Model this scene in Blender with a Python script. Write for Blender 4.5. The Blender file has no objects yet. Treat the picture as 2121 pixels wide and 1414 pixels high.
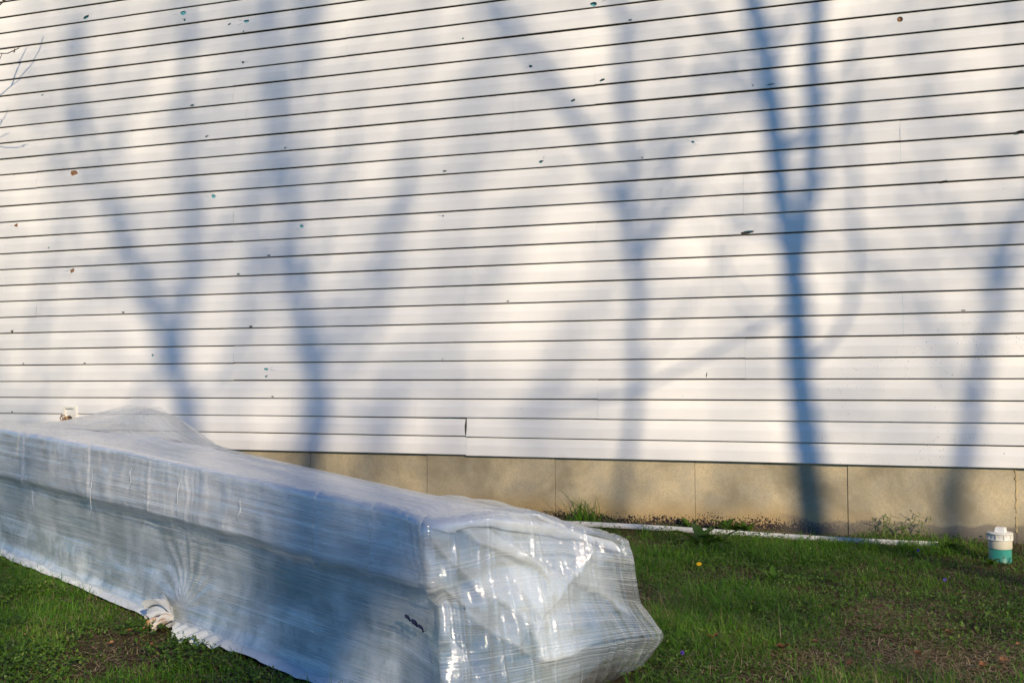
import bpy, math, random
import numpy as np
from mathutils import Matrix, Vector

random.seed(7)
RNG = np.random.default_rng(11)
scene = bpy.context.scene
COL = scene.collection

# ------------------------------------------------------------------ camera
YAW, PITCH, ROLL = 0.340764, 0.023118, -0.0072944
FPX, WALL_D, EYE = 2217.82, 6.7054, 1.03        # focal length in photo pixels, metres to the wall, eye height
Fv = np.array([-math.sin(YAW)*math.cos(PITCH), math.cos(YAW)*math.cos(PITCH), math.sin(PITCH)])
r0 = np.array([math.cos(YAW), math.sin(YAW), 0.0])
u0 = np.cross(r0, Fv)
Rv = r0*math.cos(ROLL) + u0*math.sin(ROLL)
Uv = -r0*math.sin(ROLL) + u0*math.cos(ROLL)
CAM = np.array([0.0, -WALL_D, EYE])
cd = bpy.data.cameras.new('camera')
cam = bpy.data.objects.new('camera', cd)
COL.objects.link(cam)
cd.sensor_width = 36.0
cd.sensor_fit = 'HORIZONTAL'
cd.lens = 36.0*FPX/2121.0
cd.clip_start, cd.clip_end = 0.05, 500.0
cam.matrix_world = Matrix(((Rv[0], Uv[0], -Fv[0], CAM[0]), (Rv[1], Uv[1], -Fv[1], CAM[1]),
                           (Rv[2], Uv[2], -Fv[2], CAM[2]), (0, 0, 0, 1)))
scene.camera = cam

# ------------------------------------------------------------------ light
SUN_AZ, SUN_EL = math.radians(41.0), math.radians(22.0)
LD = np.array([-math.sin(SUN_AZ)*math.cos(SUN_EL), math.cos(SUN_AZ)*math.cos(SUN_EL), -math.sin(SUN_EL)])
world = bpy.data.worlds.new('World')
scene.world = world
world.use_nodes = True
wn = world.node_tree
wn.nodes.clear()
sky = wn.nodes.new('ShaderNodeTexSky')
sky.sky_type = 'NISHITA'
sky.sun_disc = False
sky.sun_elevation = SUN_EL
sky.sun_rotation = math.pi - SUN_AZ
sky.air_density, sky.dust_density, sky.ozone_density = 0.9, 0.0, 9.0
bgn = wn.nodes.new('ShaderNodeBackground')
bgn.inputs['Strength'].default_value = 0.115
won = wn.nodes.new('ShaderNodeOutputWorld')
wn.links.new(sky.outputs[0], bgn.inputs['Color'])
wn.links.new(bgn.outputs[0], won.inputs['Surface'])
sd = bpy.data.lights.new('sun', 'SUN')
sd.energy = 4.2
sd.angle = math.radians(0.53)
sd.color = (1.0, 0.84, 0.60)
sun = bpy.data.objects.new('sun', sd)
COL.objects.link(sun)
sun.rotation_euler = Vector(LD).to_track_quat('-Z', 'Y').to_euler()
sun.location = (8, -12, 9)
scene.view_settings.view_transform = 'Standard'
scene.view_settings.look = 'None'
scene.view_settings.gamma = 1.0
scene.view_settings.use_curve_mapping = False
scene.view_settings.exposure = 0.42
scene.cycles.max_bounces = 8
scene.cycles.transparent_max_bounces = 12

# ------------------------------------------------------------------ survey helpers (photo pixel -> place in the yard)
def ray(x, y):
    return Fv + Rv*(x-1060.5)/FPX - Uv*(y-707.0)/FPX
def on_wall(x, y, yy=0.0):
    d = ray(x, y)
    return CAM + d*((yy-CAM[1])/d[1])
def on_ground(x, y, z=0.0):
    d = ray(x, y)
    return CAM + d*((z-CAM[2])/d[2])
def to_px(P):
    q = np.asarray(P) - CAM
    dz = q@Fv
    return 1060.5 + FPX*(q@Rv)/dz, 707.0 - FPX*(q@Uv)/dz

# ------------------------------------------------------------------ object helpers
def tag(o, label=None, cat=None, group=None, kind=None):
    if label: o['label'] = label
    if cat: o['category'] = cat
    if group: o['group'] = group
    if kind: o['kind'] = kind
    return o
def thing(name, label, cat, loc=(0, 0, 0), group=None):
    o = bpy.data.objects.new(name, None)
    o.empty_display_size = 0.1
    o.location = loc
    COL.objects.link(o)
    return tag(o, label, cat, group)
def link(name, me, m=None, parent=None):
    o = bpy.data.objects.new(name, me)
    COL.objects.link(o)
    if m: me.materials.append(m)
    if parent is not None:
        o.parent = parent
        o.matrix_parent_inverse = Matrix.Translation(parent.location).inverted()
    return o
def mesh_np(name, V, Q, smooth=True, attrs=None, uv=None):
    """mesh from numpy arrays; Q is (n,3) or (n,4)"""
    me = bpy.data.meshes.new(name)
    V = np.ascontiguousarray(V, dtype=np.float32); Q = np.ascontiguousarray(Q, dtype=np.int32)
    n, k = Q.shape
    me.vertices.add(len(V)); me.vertices.foreach_set('co', V.ravel())
    me.loops.add(n*k); me.loops.foreach_set('vertex_index', Q.ravel())
    me.polygons.add(n)
    me.polygons.foreach_set('loop_start', np.arange(0, n*k, k, dtype=np.int32))
    me.update(calc_edges=True)
    me.polygons.foreach_set('use_smooth', np.full(n, smooth, dtype=bool))
    for nm, a in (attrs or {}).items():
        at = me.attributes.new(nm, 'FLOAT', 'POINT')
        at.data.foreach_set('value', np.ascontiguousarray(a, dtype=np.float32))
    if uv is not None:
        l = me.uv_layers.new(name='UVMap')
        l.data.foreach_set('uv', np.ascontiguousarray(uv[Q.ravel()], dtype=np.float32).ravel())
    me.validate()
    return me

class MB:
    """collects shapes of ONE object"""
    def __init__(self): self.v, self.f = [], []
    def add(self, vs, fs):
        b = len(self.v)
        self.v += [tuple(map(float, p)) for p in vs]
        self.f += [tuple(b+i for i in f) for f in fs]
        return self
    def box(self, lo, hi):
        x0, y0, z0 = lo; x1, y1, z1 = hi
        return self.add([(x0,y0,z0),(x1,y0,z0),(x1,y1,z0),(x0,y1,z0),(x0,y0,z1),(x1,y0,z1),(x1,y1,z1),(x0,y1,z1)],
                        [(0,3,2,1),(4,5,6,7),(0,1,5,4),(1,2,6,5),(2,3,7,6),(3,0,4,7)])
    def tube(self, pts, rad, n=6, cap=True):
        pts = [np.asarray(p, float) for p in pts]
        if not hasattr(rad, '__len__'): rad = [rad]*len(pts)
        ring = []; ref = None
        for i, p in enumerate(pts):
            t = pts[min(i+1, len(pts)-1)] - pts[max(i-1, 0)]
            t = t/(np.linalg.norm(t)+1e-12)
            if ref is None: ref = np.array([1., 0, 0]) if abs(t[0]) < .8 else np.array([0, 1., 0])
            a = ref - t*(ref@t); a /= np.linalg.norm(a)+1e-12; b = np.cross(t, a); ref = a
            ring.append([p + rad[i]*(a*math.cos(k*2*math.pi/n) + b*math.sin(k*2*math.pi/n)) for k in range(n)])
        vs = [q for r in ring for q in r]; fs = []
        for i in range(len(pts)-1):
            for k in range(n):
                fs.append((i*n+k, i*n+(k+1) % n, (i+1)*n+(k+1) % n, (i+1)*n+k))
        if cap:
            fs.append(tuple(range(n-1, -1, -1))); fs.append(tuple((len(pts)-1)*n+k for k in range(n)))
        return self.add(vs, fs)
    def lathe(self, prof, c=(0, 0, 0), n=40, axis='z'):
        vs = []; fs = []
        for r, h in prof:
            for k in range(n):
                a = 2*math.pi*k/n
                if axis == 'z': vs.append((c[0]+r*math.cos(a), c[1]+r*math.sin(a), c[2]+h))
                elif axis == 'y': vs.append((c[0]+r*math.cos(a), c[1]+h, c[2]+r*math.sin(a)))
                else: vs.append((c[0]+h, c[1]+r*math.cos(a), c[2]+r*math.sin(a)))
        for i in range(len(prof)-1):
            for k in range(n):
                fs.append((i*n+k, i*n+(k+1) % n, (i+1)*n+(k+1) % n, (i+1)*n+k))
        fs.append(tuple(range(n-1, -1, -1))); fs.append(tuple((len(prof)-1)*n+k for k in range(n)))
        return self.add(vs, fs)
    def mesh(self, name, smooth=False):
        me = bpy.data.meshes.new(name)
        me.from_pydata(self.v, [], self.f)
        if smooth: me.polygons.foreach_set('use_smooth', [True]*len(me.polygons))
        me.update()
        return me
    def build(self, name, m, parent=None, smooth=False):
        return link(name, self.mesh(name, smooth), m, parent)
def bevel(o, w, seg=2):
    b = o.modifiers.new('bevel', 'BEVEL'); b.width = w; b.segments = seg; b.limit_method = 'ANGLE'; b.angle_limit = math.radians(40)

# ------------------------------------------------------------------ numpy noise
def _h(ix, iy, seed):
    n = (ix.astype(np.int64)*374761393 + iy.astype(np.int64)*668265263 + seed*1442695041) & 0xFFFFFFFF
    n = ((n ^ (n >> 13))*1274126177) & 0xFFFFFFFF
    n = n ^ (n >> 16)
    return (n & 0xFFFF)/32767.5 - 1.0
def vn(x, y, seed=0):
    x = np.asarray(x, float); y = np.asarray(y, float)
    ix, iy = np.floor(x), np.floor(y); fx, fy = x-ix, y-iy
    fx = fx*fx*fx*(fx*(fx*6-15)+10); fy = fy*fy*fy*(fy*(fy*6-15)+10)
    a = _h(ix, iy, seed); b = _h(ix+1, iy, seed); c = _h(ix, iy+1, seed); d = _h(ix+1, iy+1, seed)
    return (a*(1-fx)+b*fx)*(1-fy) + (c*(1-fx)+d*fx)*fy
def fbm(x, y, seed=0, o=4):
    s = 0; a = 0.5
    for i in range(o):
        s = s + a*vn(x*2**i, y*2**i, seed+i*17); a *= .5
    return s
def sm(x, k0=0., k1=1.):
    t = np.clip((x-k0)/(k1-k0), 0, 1); return t*t*(3-2*t)

# ------------------------------------------------------------------ materials
class NT:
    def __init__(self, name):
        self.m = bpy.data.materials.new(name); self.m.use_nodes = True
        self.t = self.m.node_tree; self.t.nodes.clear()
        self.out = self.n('ShaderNodeOutputMaterial')
    def n(self, typ, **kw):
        nd = self.t.nodes.new(typ)
        for k, v in kw.items(): setattr(nd, k, v)
        return nd
    def set(self, sock, v):
        if isinstance(v, bpy.types.NodeSocket): self.t.links.new(v, sock)
        elif isinstance(v, bpy.types.Node): self.t.links.new(v.outputs[0], sock)
        else: sock.default_value = v
    def coord(self, scale=(1, 1, 1), rot=(0, 0, 0), loc=(0, 0, 0), kind='Object'):
        tc = self.n('ShaderNodeTexCoord'); mp = self.n('ShaderNodeMapping')
        self.t.links.new(tc.outputs[kind], mp.inputs['Vector'])
        mp.inputs['Scale'].default_value = scale; mp.inputs['Rotation'].default_value = rot; mp.inputs['Location'].default_value = loc
        return mp.outputs[0]
    def noise(self, vec, scale=5, detail=4, rough=.55, dist=0):
        nd = self.n('ShaderNodeTexNoise'); self.set(nd.inputs['Vector'], vec)
        nd.inputs['Scale'].default_value = scale; nd.inputs['Detail'].default_value = detail
        nd.inputs['Roughness'].default_value = rough; nd.inputs['Distortion'].default_value = dist
        return nd.outputs['Fac']
    def voro(self, vec, scale=5, feature='F1'):
        nd = self.n('ShaderNodeTexVoronoi', feature=feature); self.set(nd.inputs['Vector'], vec)
        nd.inputs['Scale'].default_value = scale
        return nd.outputs['Distance']
    def ramp(self, fac, stops):
        nd = self.n('ShaderNodeValToRGB'); self.set(nd.inputs[0], fac)
        e = nd.color_ramp.elements
        while len(e) < len(stops): e.new(.5)
        for el, (p, c) in zip(e, stops):
            el.position = p; el.color = (*c, 1) if hasattr(c, '__len__') else (c, c, c, 1)
        return nd.outputs[0]
    def mix(self, fac, a, b, blend='MIX'):
        nd = self.n('ShaderNodeMix', data_type='RGBA', blend_type=blend)
        self.set(nd.inputs[0], fac)
        for s, v in ((nd.inputs[6], a), (nd.inputs[7], b)):
            if isinstance(v, tuple): v = (*v, 1)
            self.set(s, v)
        return nd.outputs[2]
    def math(self, op, a, b=0.0, c=None, clamp=False):
        nd = self.n('ShaderNodeMath', operation=op, use_clamp=clamp)
        self.set(nd.inputs[0], a); self.set(nd.inputs[1], b)
        if c is not None: self.set(nd.inputs[2], c)
        return nd.outputs[0]
    def mapr(self, v, a, b, c=0., d=1., smooth=True):
        nd = self.n('ShaderNodeMapRange'); nd.interpolation_type = 'SMOOTHSTEP' if smooth else 'LINEAR'
        self.set(nd.inputs[0], v)
        for i, q in enumerate((a, b, c, d)): self.set(nd.inputs[1+i], q)
        return nd.outputs[0]
    def sep(self, vec):
        nd = self.n('ShaderNodeSeparateXYZ'); self.set(nd.inputs[0], vec); return nd.outputs
    def attr(self, name):
        nd = self.n('ShaderNodeAttribute', attribute_name=name); return nd.outputs['Fac']
    def bump(self, h, strength=.3, dist=.01, normal=None):
        nd = self.n('ShaderNodeBump'); self.set(nd.inputs['Height'], h)
        nd.inputs['Strength'].default_value = strength; nd.inputs['Distance'].default_value = dist
        if normal is not None: self.set(nd.inputs['Normal'], normal)
        return nd.outputs[0]
    def bsdf(self, col, rough=.5, spec=.5, normal=None, **kw):
        p = self.n('ShaderNodeBsdfPrincipled')
        if isinstance(col, tuple): col = (*col, 1)
        self.set(p.inputs['Base Color'], col); self.set(p.inputs['Roughness'], rough)
        self.set(p.inputs['Specular IOR Level'], spec)
        if normal is not None: self.set(p.inputs['Normal'], normal)
        for k, v in kw.items(): self.set(p.inputs[k.replace('_', ' ')], v)
        return p.outputs[0]
    def done(self, sh):
        self.t.links.new(sh, self.out.inputs['Surface']); return self.m

def mat_siding():
    t = NT('white_vinyl')
    v = t.coord(); s = t.sep(v)
    streak = t.noise(t.coord((.6, 1, 60)), 3, 3)
    blot = t.noise(v, 1.3, 5, .6)
    c = t.mix(t.mapr(blot, .35, .7), (.82, .785, .735), (.765, .735, .695))
    c = t.mix(t.math('MULTIPLY', t.mapr(streak, .45, .7), .25), c, (.70, .69, .66))
    run = t.math('MULTIPLY', t.mapr(t.noise(t.coord((16, 1, .9)), 1.0, 4, .6), .55, .75), t.mapr(t.noise(v, .9, 3), .45, .62))
    c = t.mix(t.math('MULTIPLY', run, .14), c, (.52, .50, .45))
    # mildew freckles low on the right-hand side
    area = t.math('MULTIPLY', t.mapr(s[0], -1.4, 0.3), t.mapr(s[2], 1.65, 1.05))
    area = t.math('MULTIPLY', area, t.mapr(t.noise(v, 2.2, 3), .42, .62))
    spk = t.math('LESS_THAN', t.voro(v, 70), .20)
    spk2 = t.math('GREATER_THAN', t.noise(v, 34, 2), .56)
    f = t.math('MULTIPLY', t.math('MULTIPLY', spk, spk2), t.math('MULTIPLY', area, .62))
    c = t.mix(f, c, (.12, .12, .11))
    # a few scattered specks and scuffs everywhere
    sp = t.math('MULTIPLY', t.math('LESS_THAN', t.voro(v, 17), .045), t.math('GREATER_THAN', t.noise(v, 3.1, 2), .55))
    c = t.mix(t.math('MULTIPLY', sp, .55), c, (.2, .18, .15))
    scuff = t.math('MULTIPLY', t.mapr(t.noise(t.coord((1, 1, 5)), 6, 6, .75), .66, .74), .2)
    c = t.mix(scuff, c, (.55, .53, .5))
    grain = t.noise(t.coord((4, 4, 120)), 6, 3)
    wav = t.noise(t.coord((1.2, 1, 9)), 1.6, 2)
    n = t.bump(t.math('ADD', t.math('MULTIPLY', grain, .03), t.math('MULTIPLY', wav, .8)), .45, .006)
    return t.done(t.bsdf(c, .42, .35, n))
def mat_plain(name, col, rough=.5, spec=.5, var=.12, scale=20, bump=0.0, **kw):
    t = NT(name); v = t.coord()
    nz = t.noise(v, scale, 5)
    dark = tuple(x*(1-var) for x in col); lite = tuple(min(1, x*(1+var)) for x in col)
    c = t.mix(t.mapr(nz, .3, .7), dark, lite)
    n = t.bump(t.noise(v, scale*4, 4), bump, .002) if bump else None
    return t.done(t.bsdf(c, rough, spec, n, **kw))
def mat_concrete():
    t = NT('foundation_concrete')
    v = t.coord(); s = t.sep(v)
    big = t.noise(v, 1.6, 6, .62, .4); mid = t.noise(v, 7, 6, .6); fine = t.noise(v, 90, 4, .6)
    c = t.mix(t.mapr(big, .36, .64), (.30, .25, .160), (.62, .50, .31))
    c = t.mix(t.math('MULTIPLY', t.mapr(mid, .42, .66), .55), c, (.45, .39, .28))
    c = t.mix(t.math('MULTIPLY', t.mapr(fine, .35, .7), .35), c, (.24, .21, .155))
    zz = t.math('ADD', s[2], t.math('MULTIPLY', t.math('SUBTRACT', t.noise(t.coord((1, 1, .3)), 2.4, 4), .5), .16))
    # rust-ochre wash above the ground line
    och = t.math('MULTIPLY', t.mapr(zz, .22, .05), t.mapr(s[0], .1, -.7))
    c = t.mix(t.math('MULTIPLY', och, .72), c, (.46, .30, .115))
    # speckled black waterproofing at the foot
    tar = t.noise(t.coord((1, 1, .8)), 120, 4, .65)
    zt = t.math('ADD', s[2], t.math('MULTIPLY', t.math('SUBTRACT', t.noise(v, 6, 4), .5), .10))
    thr = t.mapr(zt, .035, .135, .40, .74, False)
    f = t.math('GREATER_THAN', tar, thr)
    f = t.math('MULTIPLY', f, t.mapr(s[0], .25, -.45, .35, 1))
    c = t.mix(f, c, (.022, .018, .022))
    spl = t.math('MULTIPLY', t.mapr(s[2], .075, .0), t.mapr(t.noise(v, 18, 5, .7), .35, .62))
    c = t.mix(t.math('MULTIPLY', spl, .75), c, (.12, .085, .05))
    # damp grey patch towards the cleanout
    edge = t.math('ADD', s[2], t.math('MULTIPLY', t.math('SUBTRACT', t.noise(t.coord((1, 1, .1), loc=(4.2, 0, 0)), 3.0, 3, .5), .5), .16))
    damp = t.math('MULTIPLY', t.mapr(edge, .098, .088), t.mapr(s[0], -.75, -.45))
    c = t.mix(t.math('MULTIPLY', damp, .72), c, (.165, .145, .12))
    rim = t.math('MULTIPLY', t.mapr(edge, .104, .098), t.mapr(edge, .088, .095))
    c = t.mix(t.math('MULTIPLY', t.math('MULTIPLY', rim, t.mapr(s[0], -.75, -.45)), .25), c, (.2, .17, .14))
    pit = t.mapr(t.voro(v, 30), .07, .02)
    pit = t.math('MULTIPLY', pit, t.math('GREATER_THAN', t.noise(v, 9, 2), .52))
    c = t.mix(t.math('MULTIPLY', pit, .4), c, (.13, .11, .08))
    h = t.math('SUBTRACT', t.math('ADD', t.math('MULTIPLY', fine, .25), t.math('MULTIPLY', mid, .5)), pit)
    return t.done(t.bsdf(c, .9, .15, t.bump(h, .5, .004)))
def mat_soil():
    t = NT('lawn_soil'); v = t.coord()
    a = t.noise(v, 3, 6, .65); b = t.noise(v, 60, 5, .7)
    c = t.mix(t.mapr(a, .35, .65), (.035, .028, .016), (.075, .052, .028))
    c = t.mix(t.math('MULTIPLY', t.mapr(b, .45, .65), .6), c, (.11, .075, .04))
    c = t.mix(t.math('MULTIPLY', t.mapr(t.noise(v, 25, 5, .7), .5, .62), .55), c, (.03, .05, .012))
    s = t.sep(v); r = t.n('ShaderNodeVectorMath', operation='LENGTH'); t.set(r.inputs[0], t.coord(loc=(1.8, 2.6, 0)))
    c = t.mix(t.mapr(r.outputs['Value'], 2.9, 4.6), c, t.mix(t.mapr(a, .35, .65), (.035, .07, .014), (.07, .11, .025)))
    return t.done(t.bsdf(c, .95, .1, t.bump(b, .8, .012)))
def mat_leaf(name, stops, trans=.35, rough=.5):
    t = NT(name)
    c = t.ramp(t.attr('tint'), stops)
    p = t.bsdf(c, rough, .35)
    tr = t.n('ShaderNodeBsdfTranslucent'); t.set(tr.inputs['Color'], c)
    mx = t.n('ShaderNodeMixShader'); mx.inputs[0].default_value = trans
    t.t.links.new(p, mx.inputs[1]); t.t.links.new(tr.outputs[0], mx.inputs[2])
    return t.done(mx.outputs[0])
def mat_bark(name, c0, c1):
    t = NT(name); v = t.coord()
    nz = t.noise(t.coord((1, 1, .25)), 30, 6, .65)
    return t.done(t.bsdf(t.mix(t.mapr(nz, .35, .65), c0, c1), .9, .15, t.bump(nz, .6, .01)))

M_SIDING = mat_siding()
M_WRAP = mat_plain('teal_house_wrap', (.16, .52, .56), .7, .2, .15, 12)
M_OSB = mat_plain('bare_wood_board', (.33, .17, .08), .85, .2, .45, 90, .4)
M_CONC = mat_concrete()
M_SOIL = mat_soil()
M_CAULK = mat_plain('yellowed_caulk', (.42, .33, .17), .9, .2, .3, 60, .8)
M_BARK = mat_bark('grey_bark', (.07, .055, .042), (.17, .14, .11))

# ------------------------------------------------------------------ ground
g = MB()
g.add([(-90, -120, 0), (90, -120, 0), (90, 60, 0), (-90, 60, 0)], [(0, 1, 2, 3)])
tag(g.build('ground', M_SOIL), kind='structure')

# ------------------------------------------------------------------ house: sheathing, foundation, siding
house = thing('house', 'house side clad in white horizontal vinyl siding over a bare concrete foundation', 'house', (0, 0, 0))
XL, XR = -11.6, 4.2
Z0 = EYE - 0.08563                       # height of the lip of siding course number 0
E = 0.127                                # course exposure
MB().box((XL, 0.0, .44), (XR, 7.0, 6.4)).build('sheathing', M_WRAP, house)
# gable roof above the frame, so that the house is whole
rf = MB()
rf.add([(XL-.3, -.45, 6.41), (XR+.3, -.45, 6.41), (XR+.3, 3.5, 8.3), (XL-.3, 3.5, 8.3),
        (XL-.3, 7.45, 6.41), (XR+.3, 7.45, 6.41),
        (XL-.3, -.45, 6.53), (XR+.3, -.45, 6.53), (XR+.3, 3.5, 8.42), (XL-.3, 3.5, 8.42),
        (XL-.3, 7.45, 6.53), (XR+.3, 7.45, 6.53)],
       [(0, 3, 2, 1), (3, 4, 5, 2), (6, 7, 8, 9), (9, 8, 11, 10), (0, 1, 7, 6), (4, 10, 11, 5),
        (0, 6, 9, 3), (3, 9, 10, 4), (1, 2, 8, 7), (2, 5, 11, 8)])
rf.build('roof', mat_plain('roof_shingle', (.06, .055, .05), .95, .1, .3, 30), house)
# foundation cast in bays
joints = [XL] + [-3.915 + .9145*k - (.003 if k else 0) for k in range(-8, 6)] + [XR]
joints = [j for j in joints if XL <= j <= XR]
for i in range(len(joints)-1):
    dy = .0035*math.sin(i*2.3)
    b = MB().box((joints[i]+.0011, .012+dy, -.35), (joints[i+1]-.0011, .25, .442))
    o = b.build('concrete_panel', M_CONC, house); bevel(o, .002, 2)
MB().box((XL, .03, -.35), (XR, .24, .43)).build('concrete_core', mat_plain('dark_joint', (.10, .09, .07), .95, .1), house)
ck = MB()
jx = -3.915 + .9145*5 - .003
pts = [(jx + random.uniform(-.004, .004), .010, z) for z in np.linspace(.06, .43, 26)]
ck.tube(pts, [random.uniform(.002, .008) for _ in pts], 6)
ck.build('joint_sealant', M_CAULK, house, True)

# holes knocked through the siding by hail: (px, py, width px, height px, kind)  o = round, w = wedge, s = slit, l = chip in the lip
HOLES = [(180,37,13,7,'s'),(381,27,15,12,'w'),(384,42,5,9,'w'),(511,45,12,10,'w'),(476,51,7,4,'s'),(505,130,6,6,'w'),
 (88,197,6,3,'s'),(430,283,7,3,'s'),(153,358,17,12,'b'),(442,406,11,11,'w'),(34,467,8,8,'b'),(103,513,5,4,'w'),
 (150,561,9,10,'b'),(625,468,9,9,'w'),(27,687,6,7,'b'),(318,735,6,6,'w'),(552,764,10,7,'w'),(553,779,6,4,'s'),
 (1230,9,20,11,'w'),(1100,138,7,7,'w'),(1248,167,13,5,'s'),(1188,209,10,5,'s'),(1121,335,12,7,'w'),(1435,294,8,6,'w'),
 (1864,41,14,13,'r'),(1560,178,5,5,'w'),(1597,176,20,2.4,'s'),(1548,482,30,7,'s'),(2110,275,24,7,'s'),(1953,377,20,4.5,'s'),
 (918,447,6,4,'w'),(917,744,4,3,'w'),(2080,939,5,3,'w'),(1464,776,3,10,'s'),
 (922,355,12,5,'l'),(1306,43,11,5,'l'),(400,219,13,6,'l'),(592,307,9,4,'l'),(558,529,11,5,'l'),(495,568,11,5,'l'),
 (257,647,9,5,'l'),(521,676,13,5,'l'),(566,821,9,4,'l'),(28,361,9,4,'l'),(50,753,6,4,'l'),(177,752,8,4,'l'),
 (1331,327,9,4,'l'),(1995,643,14,4,'l'),(1053,624,8,4,'l'),(960,81,7,4,'l'),(506,66,6,5,'l'),(27,853,7,5,'l')]
cuts = []
for (hx, hy, w, h, k) in HOLES:
    P = on_wall(hx, hy, -.009)
    wx = abs(on_wall(hx+w/2, hy, -.009)[0] - on_wall(hx-w/2, hy, -.009)[0])
    hz = abs(on_wall(hx, hy+h/2, -.009)[2] - on_wall(hx, hy-h/2, -.009)[2])
    g_ = 1.1 if k in 'wbs' and w > 5 else (.8 if k == 'l' else .95)
    cuts.append((P[0], P[2], wx*g_, hz*g_, k))
def cutter(mb, x, z, w, h, k):
    if k in 'wb' and w > .012:      # hairline cracks running out of the hole
        for _ in range(2):
            a = random.uniform(0, 6.28); L = random.uniform(.7, 1.6)*w; px_, pz_ = math.cos(a), math.sin(a)*.6
            x0_, z0_ = x+px_*w*.75, z+pz_*w*.75
            q = [(x0_-pz_*.0012, z0_+px_*.0012), (x0_+pz_*.0012, z0_-px_*.0012), (x0_+px_*L*.5+pz_*.0009, z0_+pz_*L*.5-.0009*px_+.001), (x0_+px_*L, z0_+pz_*L), (x0_+px_*L*.5-pz_*.0009, z0_+pz_*L*.5+.0009*px_+.001)]
            n = 5
            mb.add([(u, -.05, w_) for u, w_ in q]+[(u, -.0022, w_) for u, w_ in q], [tuple(range(n)), tuple(2*n-1-i for i in range(n))]+[(i, n+i, n+(i+1) % n, (i+1) % n) for i in range(n)])
    n = {'w': 7, 's': 8, 'b': 9, 'r': 18, 'l': 8}[k]
    pts = []
    a0 = random.uniform(0, 6.28)
    for i in range(n):
        a = a0 + 2*math.pi*i/n
        r = 1.0 if k == 'r' else (random.uniform(.55, 1.1) if k in 'wb' else random.uniform(.75, 1.0))
        px, pz = .5*w*r*math.cos(a), .5*h*r*math.sin(a)
        if k == 's': pz += .25*h*math.sin(math.pi*px/w)
        if k == 'r': px *= .92
        pts.append((x+px, z+pz))
    if k == 'w':      # straight torn upper edge
        pts = [(px, min(pz, z+.28*h)) for px, pz in pts]
    f = [(px, -.05, pz) for px, pz in pts]; b = [(px, -.0022, pz) for px, pz in pts]
    mb.add(f+b, [tuple(range(n)), tuple(2*n-1-i for i in range(n))] + [(i, n+i, n+(i+1) % n, (i+1) % n) for i in range(n)])
# bare brown board showing behind a few of the holes
for (x, z, w, h, k) in cuts:
    if k in 'br':
        pb = MB(); n = 10
        ring = [(x+1.5*w*math.cos(6.283*i/n), z+1.5*h*math.sin(6.283*i/n)) for i in range(n)]
        pb.add([(a, -.0016, b) for a, b in ring]+[(a, .004, b) for a, b in ring],
               [tuple(range(n)), tuple(2*n-1-i for i in range(n))]+[(i, n+i, n+(i+1) % n, (i+1) % n) for i in range(n)])
        pb.build('bare_board', M_OSB, house)

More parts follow.
